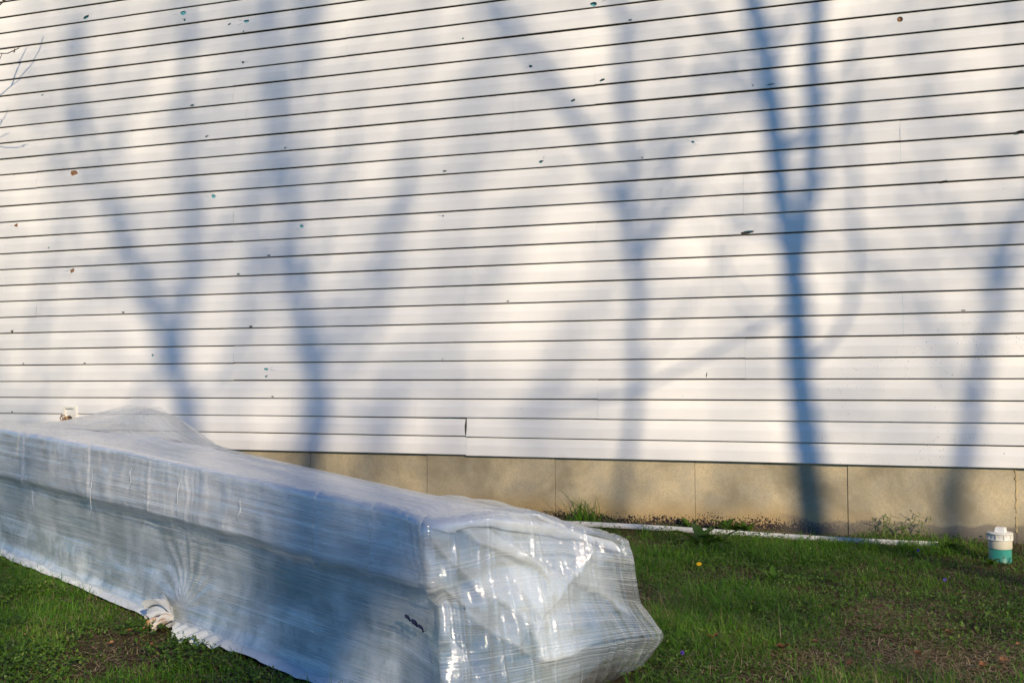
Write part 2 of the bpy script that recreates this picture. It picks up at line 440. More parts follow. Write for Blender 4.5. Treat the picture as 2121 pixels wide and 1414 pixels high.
# profile of one course, bottom lip to hidden top (y outwards is negative)
PROF = [(-.0100, .0050), (-.0100, .0003), (-.0178, -.0008), (-.0194, .0008), (-.0186, .030), (-.0176, .064), (-.0166, .071),
        (-.0046, .1165), (-.0036, .1195), (-.0022, .1195), (-.0032, .1155), (-.0154, .0695), (-.0164, .063), (-.0174, .030), (-.0178, .0022), (-.0113, .0014), (-.0113, .0050)]
OFFS = {0: (-4.53, 3.68), 1: (-3.595, 3.66), 2: (-2.705, 3.64), 3: (-1.788, 3.66)}
XB0, XB1 = XL, XR
dg = None
for p in range(-2, 21):
    s0, per = OFFS[p % 4]
    cutsx = sorted([s0+per*k for k in range(-4, 5)])
    xs = [XB0] + [c for c in cutsx if XB0+.3 < c < XB1-.3] + [XB1]
    if p >= 14: xs = [XB0, XB1]        # far above the picture
    for i in range(len(xs)-1):
        a, b = xs[i]+.0004, xs[i+1] + (.0 if i == len(xs)-2 else -.0004)
        rr = random.Random(p*31+i)
        dz = rr.uniform(-.0013, .0013); dyo = rr.uniform(-.0012, .0006)
        low = (p == -2)
        if low and abs(b+2.705) < .02: dz, b = .0040, b-.0005
        if low and abs(a+2.705) < .02: dz = -.0030
        zb = Z0 + 2*p*E + dz
        nseg = max(2, int((b-a)/.30)); sx = np.linspace(a, b, nseg+1)
        mb = MB(); m_ = len(PROF)
        for c in range(2):
            ph = rr.uniform(0, 6); vs = []; fs = []
            for j, x in enumerate(sx):
                wob = .0011*math.sin(x*2.1+ph) + .0006*math.sin(x*5.3+2*ph)
                sag = .0009*math.sin(x*1.3+ph*1.7) + .0005*math.sin(x*3.9+ph)
                for (yy, zz) in PROF:
                    k = 1.0 if zz < .11 else .2
                    xx = x
                    if low and abs(a+2.705) < .02 and j == 0 and c == 1: xx = x + .006*math.sin(zz*25)
                    if low and abs(b+2.702) < .02 and j == nseg and c == 1: xx = x - .004 - .004*math.sin(zz*22)
                    if low and c == 1 and zz > .11:
                        if abs(b+2.705) < .02: zz = zz - .008*max(0, 1-(b-x)/1.6)
                        elif abs(a+2.705) < .02: zz = zz + .006
                    vs.append((xx, yy + (wob+dyo)*k, zb + c*E + zz + sag))
            for j in range(nseg):
                for q in range(m_):
                    fs.append((j*m_+q, j*m_+(q+1) % m_, (j+1)*m_+(q+1) % m_, (j+1)*m_+q))
            fs.append(tuple(range(m_-1, -1, -1))); fs.append(tuple(nseg*m_+q for q in range(m_)))
            mb.add(vs, fs)
        o = mb.build('siding_panel', M_SIDING, house)
        mine = [c for c in cuts if a-.02 < c[0] < b+.02 and zb-.01 < c[1] < zb+2*E+.005]
        if mine:
            random.seed(p*100+i)
            cm = MB()
            for c in mine: cutter(cm, *c)
            co = link('cut', cm.mesh('cut'))
            md = o.modifiers.new('holes', 'BOOLEAN'); md.operation = 'DIFFERENCE'; md.solver = 'EXACT'; md.object = co; md.use_self = True
            bpy.context.view_layer.update()
            ev = o.evaluated_get(bpy.context.evaluated_depsgraph_get())
            nm = bpy.data.meshes.new_from_object(ev)
            o.modifiers.clear()
            if sum(f.area for f in nm.polygons) > .93*sum(f.area for f in o.data.polygons): o.data = nm
            cme = co.data; bpy.data.objects.remove(co); bpy.data.meshes.remove(cme)
random.seed(5)
M_SLOT_SHADE = mat_plain('grimy_slot_shade', (.085, .07, .055), .9, .1, .3, 40)
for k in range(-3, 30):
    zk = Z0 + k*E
    MB().box((XL, -.0018, zk-.010), (XR, -.0006, zk+.012)).build('lap_shade_strip', M_SLOT_SHADE, house)  # added strips behind the laps: slot shade and grime put into their brown
MB().box((-2.76, -.0024, Z0-4*E+.012), (-2.66, -.0008, Z0-2*E-.004)).build('joint_backing', M_SLOT_SHADE, house)
# starter strip: dark gap under the lowest course
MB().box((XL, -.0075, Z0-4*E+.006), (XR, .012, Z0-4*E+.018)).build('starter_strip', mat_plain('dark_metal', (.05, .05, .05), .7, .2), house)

# ------------------------------------------------------------------ hose tap in its mounting block
HP = on_wall(143, 862, -.02)
def hw(x, y, yy): return on_wall(x, y, yy)
tap = thing('hose_tap', 'small brass garden hose tap in a square white mounting block on the siding', 'tap', (HP[0], -.02, HP[2]))
xa, xb = hw(130, 862, -.03)[0], hw(157, 862, -.03)[0]
zt, zbm = hw(143, 841, -.03)[2], hw(143, 841, -.03)[2] - (xb-xa)*1.12
fr = MB(); wth = .020
ia, ib, it, ic = xa+wth, xb-wth*1.1, zt-wth*.9, zbm+wth
for lo, hi in (((xa, -.034, zbm), (ia, -.006, zt)), ((ib, -.034, zbm), (xb, -.006, zt)), ((ia, -.034, it), (ib, -.006, zt)), ((ia, -.034, zbm), (ib, -.006, ic))):
    fr.box(lo, hi)
fr.box((xa-.006, -.019, zbm-.006), (xb+.006, -.0055, zt+.006))
o = fr.build('mounting_block', mat_plain('block_vinyl', (.74, .71, .64), .5, .4, .08), tap); bevel(o, .002)
M_BRASS = mat_plain('aged_brass', (.42, .24, .10), .38, .6, .35, 60, .3, Metallic=.85)
M_DKBR = mat_plain('tarnished_metal', (.10, .085, .07), .5, .5, .3, 60, .2, Metallic=.6)
sx_, sz_ = (ia+ib)/2+.012, ic+.030
bd = MB().lathe([(.011, 0), (.013, .006), (.011, .012), (.011, .055)], (sx_, -.078, sz_), 16, 'y')
bd.build('valve_body', M_BRASS, tap, True)
MB().lathe([(.017, 0), (.019, .004), (.019, .016), (.017, .020)], (sx_, -.052, sz_), 8, 'y').build('packing_nut', M_DKBR, tap)
sp_ = MB().tube([(sx_, -.074, sz_), (sx_-.008, -.088, sz_-.016), (sx_-.012, -.094, sz_-.042)], [.012, .012, .013], 12)
sp_.build('spout', M_BRASS, tap, True)
hd = MB()
hc = np.array([sx_, -.110, sz_+.002])
hp = [hc + np.array([.024*math.cos(t), 0, .024*math.sin(t)])*(1+.12*math.cos(6*t)) for t in np.linspace(0, 2*math.pi, 37)]
hd.tube(hp, .0042, 6, False)
for k in range(3):
    a = k*2*math.pi/3
    hd.tube([hc, hc+np.array([.023*math.cos(a), 0, .023*math.sin(a)])], .003, 5)
hd.tube([hc+np.array([0, .034, 0]), hc-np.array([0, .004, 0])], .004, 8)
hd.build('handle', mat_plain('rusty_handle', (.36, .20, .09), .5, .5, .4, 80, .3, Metallic=.5), tap, True)

# ------------------------------------------------------------------ sewer cleanout
PX, PY = .515, -.598
co_ = thing('cleanout_pipe', 'green sewer cleanout pipe with cream collar and white screw plug by the foundation', 'pipe', (PX, PY, 0))
R1 = .0575
o = MB().lathe([(R1-.002, -.12), (R1-.002, .074)], (PX, PY, 0), 48).build('pipe', mat_plain('green_pvc', (.035, .25, .185), .42, .4, .18, 14, .1), co_, True)
o = MB().lathe([(R1-.001, .068), (R1+.0012, .070), (R1+.0015, .113), (R1-.001, .1145)], (PX, PY, 0), 48).build('collar', mat_plain('cream_pvc', (.62, .56, .41), .45, .4, .08, 25), co_, True)
bevel(o, .0015)
cp = MB().lathe([(R1-.004, .112), (R1+.0062, .1135), (R1+.0062, .117), (R1+.0026, .1185), (R1+.0026, .143), (R1+.0066, .1445), (R1+.0066, .1495), (R1+.004, .1515), (.001, .1520)], (PX, PY, 0), 56)
def mat_pvc():
    t = NT('weathered_white_pvc'); v = t.coord()
    c = t.mix(t.mapr(t.noise(v, 30, 5), .3, .7), (.78, .75, .67), (.66, .62, .53))
    sc = t.mapr(t.noise(t.coord((1, 1, 2.2)), 48, 6, .75), .60, .68)
    c = t.mix(t.math('MULTIPLY', sc, .75), c, (.16, .09, .06))
    return t.done(t.bsdf(c, .42, .45))
M_PVC = mat_pvc()
o = cp.build('plug', M_PVC, co_, True); bevel(o, .0008)
for k in range(10):
    a = -1.95 + k*.62
    c, s_ = math.cos(a), math.sin(a)
    rb = MB(); R_a, R_b = R1+.001, R1+.0058
    t_ = np.array([-s_, c, 0])*.0022; n_ = np.array([c, s_, 0]); base = np.array([PX, PY, 0])
    vs = [base+n_*r+t_*q+np.array([0, 0, z]) for z in (.1175, .1440) for r, q in ((R_a, -1), (R_b, -1), (R_b, 1), (R_a, 1))]
    rb.add(vs, [(0,3,2,1),(4,5,6,7),(0,1,5,4),(1,2,6,5),(2,3,7,6),(3,0,4,7)])
    rb.build('plug_rib', M_PVC, co_)
tb = MB()
ca, sa = math.cos(-.30), math.sin(-.30)
def rt(x, y, z): return (PX+.004+x*ca-y*sa, PY+x*sa+y*ca, z)
w1, w2, h1 = .0265, .0225, .0255
tb.add([rt(-w1,-w1,.1515), rt(w1,-w1,.1515), rt(w1,w1,.1515), rt(-w1,w1,.1515), rt(-w2,-w2,.1515+h1), rt(w2,-w2,.1515+h1), rt(w2,w2,.1515+h1), rt(-w2,w2,.1515+h1)],
       [(0,3,2,1),(4,5,6,7),(0,1,5,4),(1,2,6,5),(2,3,7,6),(3,0,4,7)])
o = tb.build('plug_nut', mat_plain('white_pvc_nut', (.80, .78, .72), .4, .45, .06, 30), co_); bevel(o, .0022, 3)

# ------------------------------------------------------------------ loose trim strip lying along the wall
A_, B_ = np.array([-2.45, -.205, .012]), np.array([.232, -.262, .012])
ts = MB()
prof = [(-.030, .004), (-.028, .000), (.026, .010), (.028, .026), (.026, .027), (.022, .013), (.012, .0125), (.011, .0165), (.008, .0165), (.007, .0115), (-.010, .0075), (-.011, .011), (-.014, .0105), (-.015, .0055), (-.028, .0035), (-.029, .011), (-.0315, .011)]
dv = (B_-A_)/np.linalg.norm(B_-A_); nv = np.array([-dv[1], dv[0], 0])
vs, fs = [], []; NS = 24; q_ = len(prof)
for i in range(NS+1):
    t_ = i/NS; c = A_+(B_-A_)*t_ + np.array([0, 0, .010*math.sin(t_*5+.4)+.006]) + nv*.012*math.sin(t_*4.1)
    for (a, b) in prof: vs.append(c + nv*a*.8 + np.array([0, 0, b*.9]))
for i in range(NS):
    for k in range(q_): fs.append((i*q_+k, (i+1)*q_+k, (i+1)*q_+(k+1) % q_, i*q_+(k+1) % q_))
fs += [tuple(range(q_)), tuple(NS*q_+q_-1-k for k in range(q_))]
ts.add(vs, fs)
tag(ts.build('trim_strip', mat_plain('white_trim_vinyl', (.62, .61, .58), .45, .4, .14, 9)), 'long white ridged vinyl trim strip lying on the ground along the foundation', 'trim strip')

# ------------------------------------------------------------------ the stretch-wrapped bundle
BD = np.array([.87659, -.48123, 0]); BN = np.array([.48123, .87659, 0]); BP = np.array([-1.2, -3.94, 0])
def loc(d, n, z): return BP + BD*d + BN*n + np.array([0, 0, z])
def to_local(P):
    q = np.asarray(P) - BP
    return q@BD, q@BN
def ridge(d):
    xs = [-5.6, -4.9, -4.1, -3.55, -2.95, -2.62, -2.25, -1.5, -.57, 0]
    return (np.interp(d, xs, [.45, .5, .52, .53, .50, .46, .41, .40, .40, .39]), np.interp(d, xs, [.575, .605, .715, .820, .824, .742, .665, .629, .582, .57]))
ST = []      # stations round the bundle; each a list of eight (d, n, z) from the hem up to the ridge
for d in (-5.3, -4.6, -4.0, -3.5, -3.0, -2.6, -2.2, -1.7, -1.2, -.6, -.22):
    zt_ = float(np.interp(d, [-5.3, -3.9, -2, -1, 0], [.70, .70, .667, .632, .598])); zl = float(np.interp(d, [-5.3, -3, -1.2, -.5, 0], [.445, .435, .424, .408, .41]))
    rn, rz = ridge(d)
    pull = .02*math.exp(-((d+1.7)/.15)**2)
    ST.append([(d, .005-pull, .010), (d, .03-pull, .07), (d, .045, .22), (d, .035, zl-.03), (d, -.004, zl), (d, .004, zt_), (d+.0, .20, zt_+.35*max(0, rz-zt_)-.004), (d, rn, rz)])
ST.append([(.06, -.03, .010), (.055, -.012, .07), (.035, .008, .19), (-.01, .02, .375), (-.012, -.012, .408), (-.03, -.012, .588), (-.12, .14, .592), (-.14, .38, .578)])
ST.append([(.10, .07, .010), (.085, .07, .07), (.06, .08, .19), (.03, .09, .36), (.008, .09, .42), (-.012, .09, .588), (-.10, .18, .592), (-.10, .385, .577)])
ST.append([(.09, .22, .010), (.085, .22, .07), (.06, .22, .18), (.02, .22, .35), (-.01, .21, .44), (-.018, .205, .588), (-.09, .24, .590), (-.06, .39, .575)])
ST.append([(.055, .46, .010), (.075, .47, .075), (.07, .48, .17), (.035, .47, .33), (.015, .47, .43), (-.005, .455, .536), (-.05, .43, .560), (-.03, .40, .572)])
ST.append([(.00, .64, .018), (.05, .66, .07), (.085, .68, .165), (.04, .61, .30), (.03, .60, .385), (.012, .60, .500), (-.02, .50, .532), (-.03, .40, .571)])
ST.append([(-.05, .775, .022), (.02, .815, .055), (.085, .845, .150), (.045, .775, .255), (.040, .755, .360), (.032, .738, .462), (-.01, .57, .498), (-.04, .40, .570)])
ST.append([(-.16, .84, .020), (-.12, .84, .06), (-.08, .82, .17), (-.09, .79, .27), (-.10, .78, .35), (-.09, .755, .440), (-.10, .58, .488), (-.09, .40, .571)])
for d in (-.6, -1.5, -2.3, -2.8, -3.3, -3.8, -4.6, -5.3):
    rn, rz = ridge(d); k = sm(np.array(d), -2.2, -3.0)
    ST.append([(d, .86, .012), (d, .84, .07), (d, .82, .2), (d, .80, .30), (d, .79, .36), (d, .77+.08*k, .44+.14*k), (d, .60+.12*k, .465+.2*k), (d, rn, rz)])
rn, rz = ridge(-5.4)
ST.append([(-5.6, .8, .012), (-5.58, .78, .07), (-5.56, .76, .2), (-5.55, .74, .36), (-5.55, .72, .4), (-5.5, .68, .58), (-5.42, .6, .62), (-5.4, rn, rz)])
ST.append([(-5.6, .1, .012), (-5.58, .1, .07), (-5.56, .1, .2), (-5.55, .1, .4), (-5.55, .1, .44), (-5.5, .1, .69), (-5.42, .25, .68), (-5.4, rn, rz)])
ST = np.array(ST + [ST[0]])
seg = np.linalg.norm(np.diff(ST[:, 3, :2], axis=0), axis=1)
US = np.concatenate([[0], np.cumsum(seg)])
UCORN = US[11]                                    # arc position of the near corner
uu = [np.arange(0, 1.3, .02), np.arange(1.3, US[10], .0075), np.arange(US[10], US[17], .0032), np.arange(US[17], US[18], .012), np.arange(US[18], US[-1], .012), [US[-1]]]
uu = np.concatenate(uu)
VR = np.array([0, .06, .21, .375, .412, .60, .80, 1.03])
rows = [8, 24, 28, 7, 32, 26, 30]
vv = np.concatenate([np.linspace(VR[i], VR[i+1], rows[i], endpoint=False) for i in range(7)] + [[VR[-1]]])
NU, NV = len(uu), len(vv)
def gsm(A, sig, axis, fixed=False):
    r = int(3*sig)+1; k = np.exp(-.5*(np.arange(-r, r+1)/sig)**2); k /= k.sum()
    pad = [(0, 0)]*A.ndim; pad[axis] = (r, r)
    B = np.pad(A, pad, mode='edge')
    out = np.zeros_like(A)
    for i, w in enumerate(k):
        sl = [slice(None)]*A.ndim; sl[axis] = slice(i, i+A.shape[axis]); out += w*B[tuple(sl)]
    return out
G = np.zeros((NU, 8, 3))
for r_ in range(8):
    for c_ in range(3): G[:, r_, c_] = np.interp(uu, US, ST[:, r_, c_])
S = np.zeros((NU, NV, 3))
for c_ in range(3):
    for i in range(NU): S[i, :, c_] = np.interp(vv, VR, G[i, :, c_])
S = gsm(gsm(S, 1.7, 0), 1.2, 1)
U2, V2 = np.meshgrid(uu, vv, indexing='ij')
W0 = BP + S[..., :1]*BD + S[..., 1:2]*BN + S[..., 2:]*np.array([0, 0, 1.])
def normals(W):
    du = np.gradient(W, axis=0); dv_ = np.gradient(W, axis=1)
    n = np.cross(du, dv_); n /= np.linalg.norm(n, axis=2, keepdims=True)+1e-9
    return n
N0 = normals(W0)
if (N0[NU//4, NV//3]@np.array([-.48, -.87, 0])) < 0: N0 = -N0
Dl, Nl, Zl = S[..., 0], S[..., 1], S[..., 2]
front = sm(UCORN-U2, -.02, .10)*sm(V2, 1.02, .98)
endm = sm(U2, UCORN-.05, UCORN+.06)*(1-sm(U2, US[17]+.05, US[17]+.25))
UK = float(np.interp(-1.66, ST[:11, 3, 0], US[:11])); VK = .075      # where the tie pinches the film
ku, kv = U2-UK, (V2-VK)
kr = np.sqrt(ku**2+(kv*1.0)**2)+1e-6; ka = np.arctan2(kv, ku)
fan = np.exp(-(kr/.30)**2)*sm(kr, .015, .07)*sm(kv, -.02, .05)*front
# --- inner padding
top = sm(V2, .6, .66)
h = .010*fbm(U2*2.2, V2*5, 3)*(1-.4*top)
h += .0045*vn(U2*26+2*fbm(U2*3, V2*6, 9), V2*2.5, 21)*sm(V2, .40, .43)*(1-top)*front         # gathers down the upper edge
h += .0035*vn(U2*55+3*fbm(U2*4, V2*7, 19), V2*4, 22)*sm(V2, .40, .43)*(1-top)*front
h += .008*fbm(U2*7, V2*9, 5)*(1-top)
h += .006*fbm(U2*2.5, V2*9, 8)*(1-sm(V2, .37, .41))*front
h += .003*np.cos(ka*26)*fan
# folds of the padding over the open end: raised sheets whose free edges follow these lines (photo survey, end plane)
def endpt(x, y):
    d = ray(x, y); t = ((BP+BD*.03-CAM)@BD)/(d@BD); P = CAM+d*t
    return np.array([(P-BP)@BN, P[2]])
FOLDS = [([(905,1105),(964,1173),(1005,1205),(1043,1234),(1075,1262)], .016, 1), ([(950,1235),(973,1258),(1005,1290),(1052,1322),(1085,1345)], .014, 1),
 ([(1000,1112),(1014,1126),(1052,1143),(1107,1176),(1125,1193),(1128,1222)], .020, 1), ([(1099,1149),(1128,1176),(1166,1187),(1195,1176),(1219,1143)], .034, -1),
 ([(1222,1150),(1205,1185),(1178,1211),(1151,1243)], .022, -1), ([(1108,1262),(1116,1281),(1102,1304),(1102,1319),(1108,1331),(1106,1354),(1114,1366),(1142,1364),(1170,1356)], .026, 1),
 ([(900,1240),(930,1300),(960,1345)], .012, -1), ([(1240,1225),(1275,1245),(1302,1262)], .016, 1)]
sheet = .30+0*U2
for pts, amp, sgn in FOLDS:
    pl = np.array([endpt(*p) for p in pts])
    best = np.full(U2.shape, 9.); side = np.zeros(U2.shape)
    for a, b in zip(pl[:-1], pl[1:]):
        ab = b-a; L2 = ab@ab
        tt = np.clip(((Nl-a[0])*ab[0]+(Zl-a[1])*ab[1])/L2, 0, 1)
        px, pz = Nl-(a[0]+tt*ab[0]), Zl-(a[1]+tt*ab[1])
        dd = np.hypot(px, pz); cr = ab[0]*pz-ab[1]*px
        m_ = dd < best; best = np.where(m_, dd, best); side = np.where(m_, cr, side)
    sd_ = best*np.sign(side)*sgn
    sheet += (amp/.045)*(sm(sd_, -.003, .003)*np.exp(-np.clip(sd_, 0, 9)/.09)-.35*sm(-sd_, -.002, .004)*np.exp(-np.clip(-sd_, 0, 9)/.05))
    h += 1.35*endm*(1-top)*amp*(sm(sd_, -.004, .003)*np.exp(-np.clip(sd_, 0, 9)/.07))
h += endm*(1-top)*.016*fbm(Nl*7, Zl*6, 41)
h -= endm*(1-top)*.012*sm(Zl, .22, .30)*sm(Zl, .48, .40)*sm(Nl, .02, .1)*sm(Nl, .66, .55)
kr_ = sm(V2, .97, 1.03)[..., None]
NI = N0*(1-kr_)+np.array([0, 0, 1.])*kr_
Wi = W0 + NI*((h-.006)*(1-.8*kr_[..., 0])-.040*endm*(1-top))[..., None]
Wi[..., 2] -= np.maximum(0, ridge(Dl)[1]-.66)*sm(V2, .62, 1.03)*.9
Wi[..., 2] = np.maximum(Wi[..., 2], .004)
iu, iv = np.meshgrid(np.arange(NU-1), np.arange(NV-1), indexing='ij')
Qd = np.stack([iu*NV+iv, (iu+1)*NV+iv, (iu+1)*NV+iv+1, iu*NV+iv+1], -1).reshape(-1, 4)
_f = np.cross(W0[101, 40]-W0[100, 40], W0[100, 41]-W0[100, 40])
if _f@N0[100, 40] < 0: Qd = Qd[:, ::-1].copy()
UVc = np.stack([U2, V2], -1).reshape(-1, 2)
# --- film
f_ = .0009*vn(U2*.5+.3*V2, V2*70+1.2*np.sin(U2*.9), 51)*front + .0006*vn(U2*3, V2*150+1.0*np.sin(U2*1.7), 52)*front
f_ += .0018*vn(U2*1.0, V2*42, 53)*top
f_ += .0045*np.cos(ka*17+1.5*vn(kr*7, ka*2, 3))*fan
for uc, v0, v1, am in ((UCORN-3.55, .40, .58, .010), (UCORN-2.62, .43, .60, .010), (UCORN-3.50, .30, .42, .006), (UCORN-1.95, .42, .60, .006), (UCORN-.62, .40, .60, .007), (UCORN-.30, .40, .6, .008)):
    f_ += am*np.exp(-((U2-uc-.02*(V2-.5))/.010)**2)*sm(V2, v0-.03, v0+.02)*sm(V2, v1+.03, v1-.02)
f_ += endm*(1-top)*(.0035*vn(U2*30+1.5*fbm(U2*3, V2*4, 5), V2*2.2, 61)+.0026*vn(U2*72, V2*2.4, 62)+.0004*vn(U2*9+V2*5, V2*60, 63)+.010*fbm(U2*5, V2*4, 64))
f_ += .010*fbm(U2*1.8, V2*4, 65)*(1-top)
for rx, ra, rw, s0_, s1_ in ((896,.011,.007,.02,.60),(906,.006,.005,.05,.6),(950,.007,.006,.0,.45),(966,.008,.0055,.05,.52),(1000,.004,.005,.1,.5),(1030,.007,.006,.1,.6),(1040,.004,.004,.2,.6),(1078,.005,.005,.02,.4),(1118,.006,.006,.3,.6),(1132,.005,.005,.2,.6),(1160,.004,.005,.2,.5),(1208,.007,.006,.1,.55),(1222,.009,.006,.05,.58),(1234,.006,.005,.1,.5),(1252,.005,.005,.1,.5),(1288,.007,.007,.15,.6),(1300,.007,.006,.15,.6)):
    un = float(np.interp(endpt(rx, 1200)[0], ST[11:17, 3, 1], US[11:17]))
    dd_ = U2-un-.012*vn(V2*3, U2*0, int(rx))-.006*vn(V2*9, U2*0, int(rx)+1)
    f_ += ra*np.exp(-(dd_/rw)**2)*sm(V2, s0_-.05, s0_+.05)*sm(V2, s1_+.05, s1_-.03)
for (d1, n1), am, wd in (((-2.30,.04), .012, .016), ((-2.62,.03), .010, .013), ((-2.95,.04), .008, .012), ((-3.35,.05), .008, .012), ((-3.9,.30), .010, .016), ((-2.1,.36), .010, .016)):
    a0 = np.array([-2.93, .49]); ab = np.array([d1, n1])-a0
    tt = np.clip(((Dl-a0[0])*ab[0]+(Nl-a0[1])*ab[1])/(ab@ab), 0, 1)
    f_ += sm(tt, 0, .08)*am*np.exp(-(np.hypot(Dl-a0[0]-tt*ab[0], Nl-a0[1]-tt*ab[1])/wd)**2)*(1-.7*tt)*sm(V2, .62, .68)
h_s = gsm(gsm(h, 3, 0), 2, 1)
kr_ = sm(V2, .97, 1.03)[..., None]
NF = N0*(1-kr_)+np.array([0, 0, 1.])*kr_
off = .010+.006*endm+(f_+np.maximum(h_s, 0)*(.8-.62*endm))*(1-kr_[..., 0])
off = np.maximum(off, gsm(gsm((h+.001)*(1-kr_[..., 0])-.040*endm*(1-top), 1.2, 0), .8, 1)+.002*sm(h, .0, .01)*(1-endm))
Wf = W0 + NF*off[..., None]
Wf[..., 2] = np.maximum(Wf[..., 2], .007)

def mat_padding():
    t = NT('packing_cloth')
    uv = t.coord(kind='UV'); s = t.sep(uv)
    v = t.coord()
    n1 = t.noise(t.coord((3, 5, 1), kind='UV'), 1.6, 5, .6); n2 = t.noise(t.coord((5, 3.5, 1), kind='UV'), 1.5, 5, .65, .6)
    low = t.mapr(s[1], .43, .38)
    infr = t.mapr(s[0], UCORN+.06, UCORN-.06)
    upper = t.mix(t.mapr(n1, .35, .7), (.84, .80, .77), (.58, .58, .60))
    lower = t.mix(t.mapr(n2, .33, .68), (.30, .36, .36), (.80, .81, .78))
    tan = t.mapr(t.noise(t.coord((2.1, 7, 1), kind='UV', loc=(3, 1, 0)), 1.4, 3), .6, .75)
    lower = t.mix(t.math('MULTIPLY', tan, .55), lower, (.36, .30, .22))
    teal = t.mapr(t.noise(t.coord((1.1, 6, 1), kind='UV', loc=(7, 2, 0)), 1.2, 3), .55, .7)
    lower = t.mix(t.math('MULTIPLY', teal, .6), lower, (.16, .34, .34))
    endc = t.mix(t.mapr(t.math('ADD', t.attr('sheet'), t.math('MULTIPLY', t.math('SUBTRACT', t.noise(v, 5, 5, .6), .5), .9)), .15, 1.0), (.09, .145, .175), (.60, .63, .65))  # end tones kept dark: partial tree shade put into the colour
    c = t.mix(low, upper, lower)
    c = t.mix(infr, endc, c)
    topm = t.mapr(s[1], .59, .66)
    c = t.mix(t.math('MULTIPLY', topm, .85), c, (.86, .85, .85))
    wr = t.noise(t.coord((14, 5, 1), kind='UV'), 3, 5, .6)
    return t.done(t.bsdf(c, .55, .3, t.bump(wr, .35, .01)))
def mat_film(name='stretch_film', base=.05, gain=.62, tint=(.84, .85, .86)):
    t = NT(name)
    uv = t.coord(kind='UV'); s = t.sep(uv)
    a1 = t.noise(t.coord((.22, 80, 1), (0, 0, .006), kind='UV'), 1.0, 4, .7, .15)
    a2 = t.noise(t.coord((.5, 150, 1), (0, 0, -.012), kind='UV'), 1.0, 3, .6, .1)
    a3 = t.noise(t.coord((.5, 30, 1), (0, 0, .03), kind='UV'), 1.0, 4, .6, .2)
    rid = t.mapr(t.math('ABSOLUTE', t.math('SUBTRACT', a1, .5)), .028, .006)
    rid2 = t.mapr(t.math('ABSOLUTE', t.math('SUBTRACT', a2, .5)), .030, .008)
    patch = t.mapr(t.noise(t.coord((1.1, 5, 1), kind='UV'), 1.0, 3), .36, .6)
    pat2 = t.mapr(t.noise(t.coord((1.4, 4, 1), kind='UV', loc=(5, 2, 0)), 1.0, 3), .34, .62)
    dn = t.math('ADD', t.math('MULTIPLY', t.math('MULTIPLY', rid, pat2), .95), t.math('MULTIPLY', t.math('MULTIPLY', rid2, patch), .70))
    dn = t.math('ADD', dn, t.math('MULTIPLY', t.mapr(a3, .5, .64), .22))
    for sl, c0, c1, wt in ((.012, .05, .33, .20), (-.020, .24, .52, .16), (.030, .34, .66, .16), (-.008, .44, .61, .18), (.05, .10, .28, .14), (-.045, .62, .90, .16)):
        q = t.math('ADD', s[1], t.math('MULTIPLY', t.math('SUBTRACT', s[0], UCORN-1.6), sl))
        q = t.math('ADD', q, t.math('MULTIPLY', t.math('SUBTRACT', t.noise(t.coord((1.1, .1, 1), kind='UV', loc=(c0*40, 0, 0)), 1.0, 2), .5), .05))
        dn = t.math('ADD', dn, t.math('MULTIPLY', t.math('MULTIPLY', t.mapr(q, c0, c0+.004), t.mapr(q, c1+.004, c1)), wt))
    vt = t.noise(t.coord((80, 1.6, 1), (0, 0, .08), kind='UV'), 1.0, 4, .6, .4)     # upright creases
    inend = t.mapr(s[0], UCORN-.10, UCORN+.05)
    dn = t.math('ADD', dn, t.math('MULTIPLY', t.math('MULTIPLY', t.mapr(vt, .56, .70), inend), .55))
    crk = t.noise(t.coord((60, 40, 1), kind='UV'), 1.8, 4, .65, .8)
    hgt = t.math('MULTIPLY', t.math('ADD', t.math('MULTIPLY', a1, .55), t.math('MULTIPLY', a2, .22)), t.math('SUBTRACT', 1.0, t.math('MULTIPLY', inend, .65)))
    hgt = t.math('ADD', hgt, t.math('MULTIPLY', vt, t.math('ADD', t.math('MULTIPLY', inend, .9), .18)))
    hgt = t.math('ADD', hgt, t.math('MULTIPLY', crk, t.math('ADD', t.math('MULTIPLY', inend, .20), .08)))
    nb = t.bump(hgt, .55, .006)
    op = t.math('ADD', t.math('MULTIPLY', dn, t.math('MULTIPLY', t.math('SUBTRACT', 1.0, t.math('MULTIPLY', inend, .35)), gain)), t.math('SUBTRACT', base, t.math('MULTIPLY', inend, base*.55)), clamp=True)
    body = t.bsdf(tint, .34, .5, nb)
    trl = t.n('ShaderNodeBsdfTranslucent'); trl.inputs['Color'].default_value = (*tint, 1)
    bm_ = t.n('ShaderNodeMixShader'); bm_.inputs[0].default_value = .35
    t.t.links.new(body, bm_.inputs[1]); t.t.links.new(trl.outputs[0], bm_.inputs[2])
    tr = t.n('ShaderNodeBsdfTransparent'); tr.inputs['Color'].default_value = (.95, .97, .98, 1)
    m1 = t.n('ShaderNodeMixShader'); t.set(m1.inputs[0], op)
    t.t.links.new(tr.outputs[0], m1.inputs[1]); t.t.links.new(bm_.outputs[0], m1.inputs[2])
    gl = t.n('ShaderNodeBsdfGlossy'); gl.inputs['Roughness'].default_value = .075; t.set(gl.inputs['Normal'], nb)
    gl.inputs['Color'].default_value = (.95, .96, .97, 1)
    lw = t.n('ShaderNodeLayerWeight'); lw.inputs['Blend'].default_value = .5; t.set(lw.inputs['Normal'], nb)
    fr_ = t.math('ADD', t.math('MULTIPLY', t.math('POWER', lw.outputs['Facing'], 5.0), .75), t.math('ADD', .06, t.math('MULTIPLY', inend, .06)))
    m2 = t.n('ShaderNodeMixShader'); t.set(m2.inputs[0], fr_)
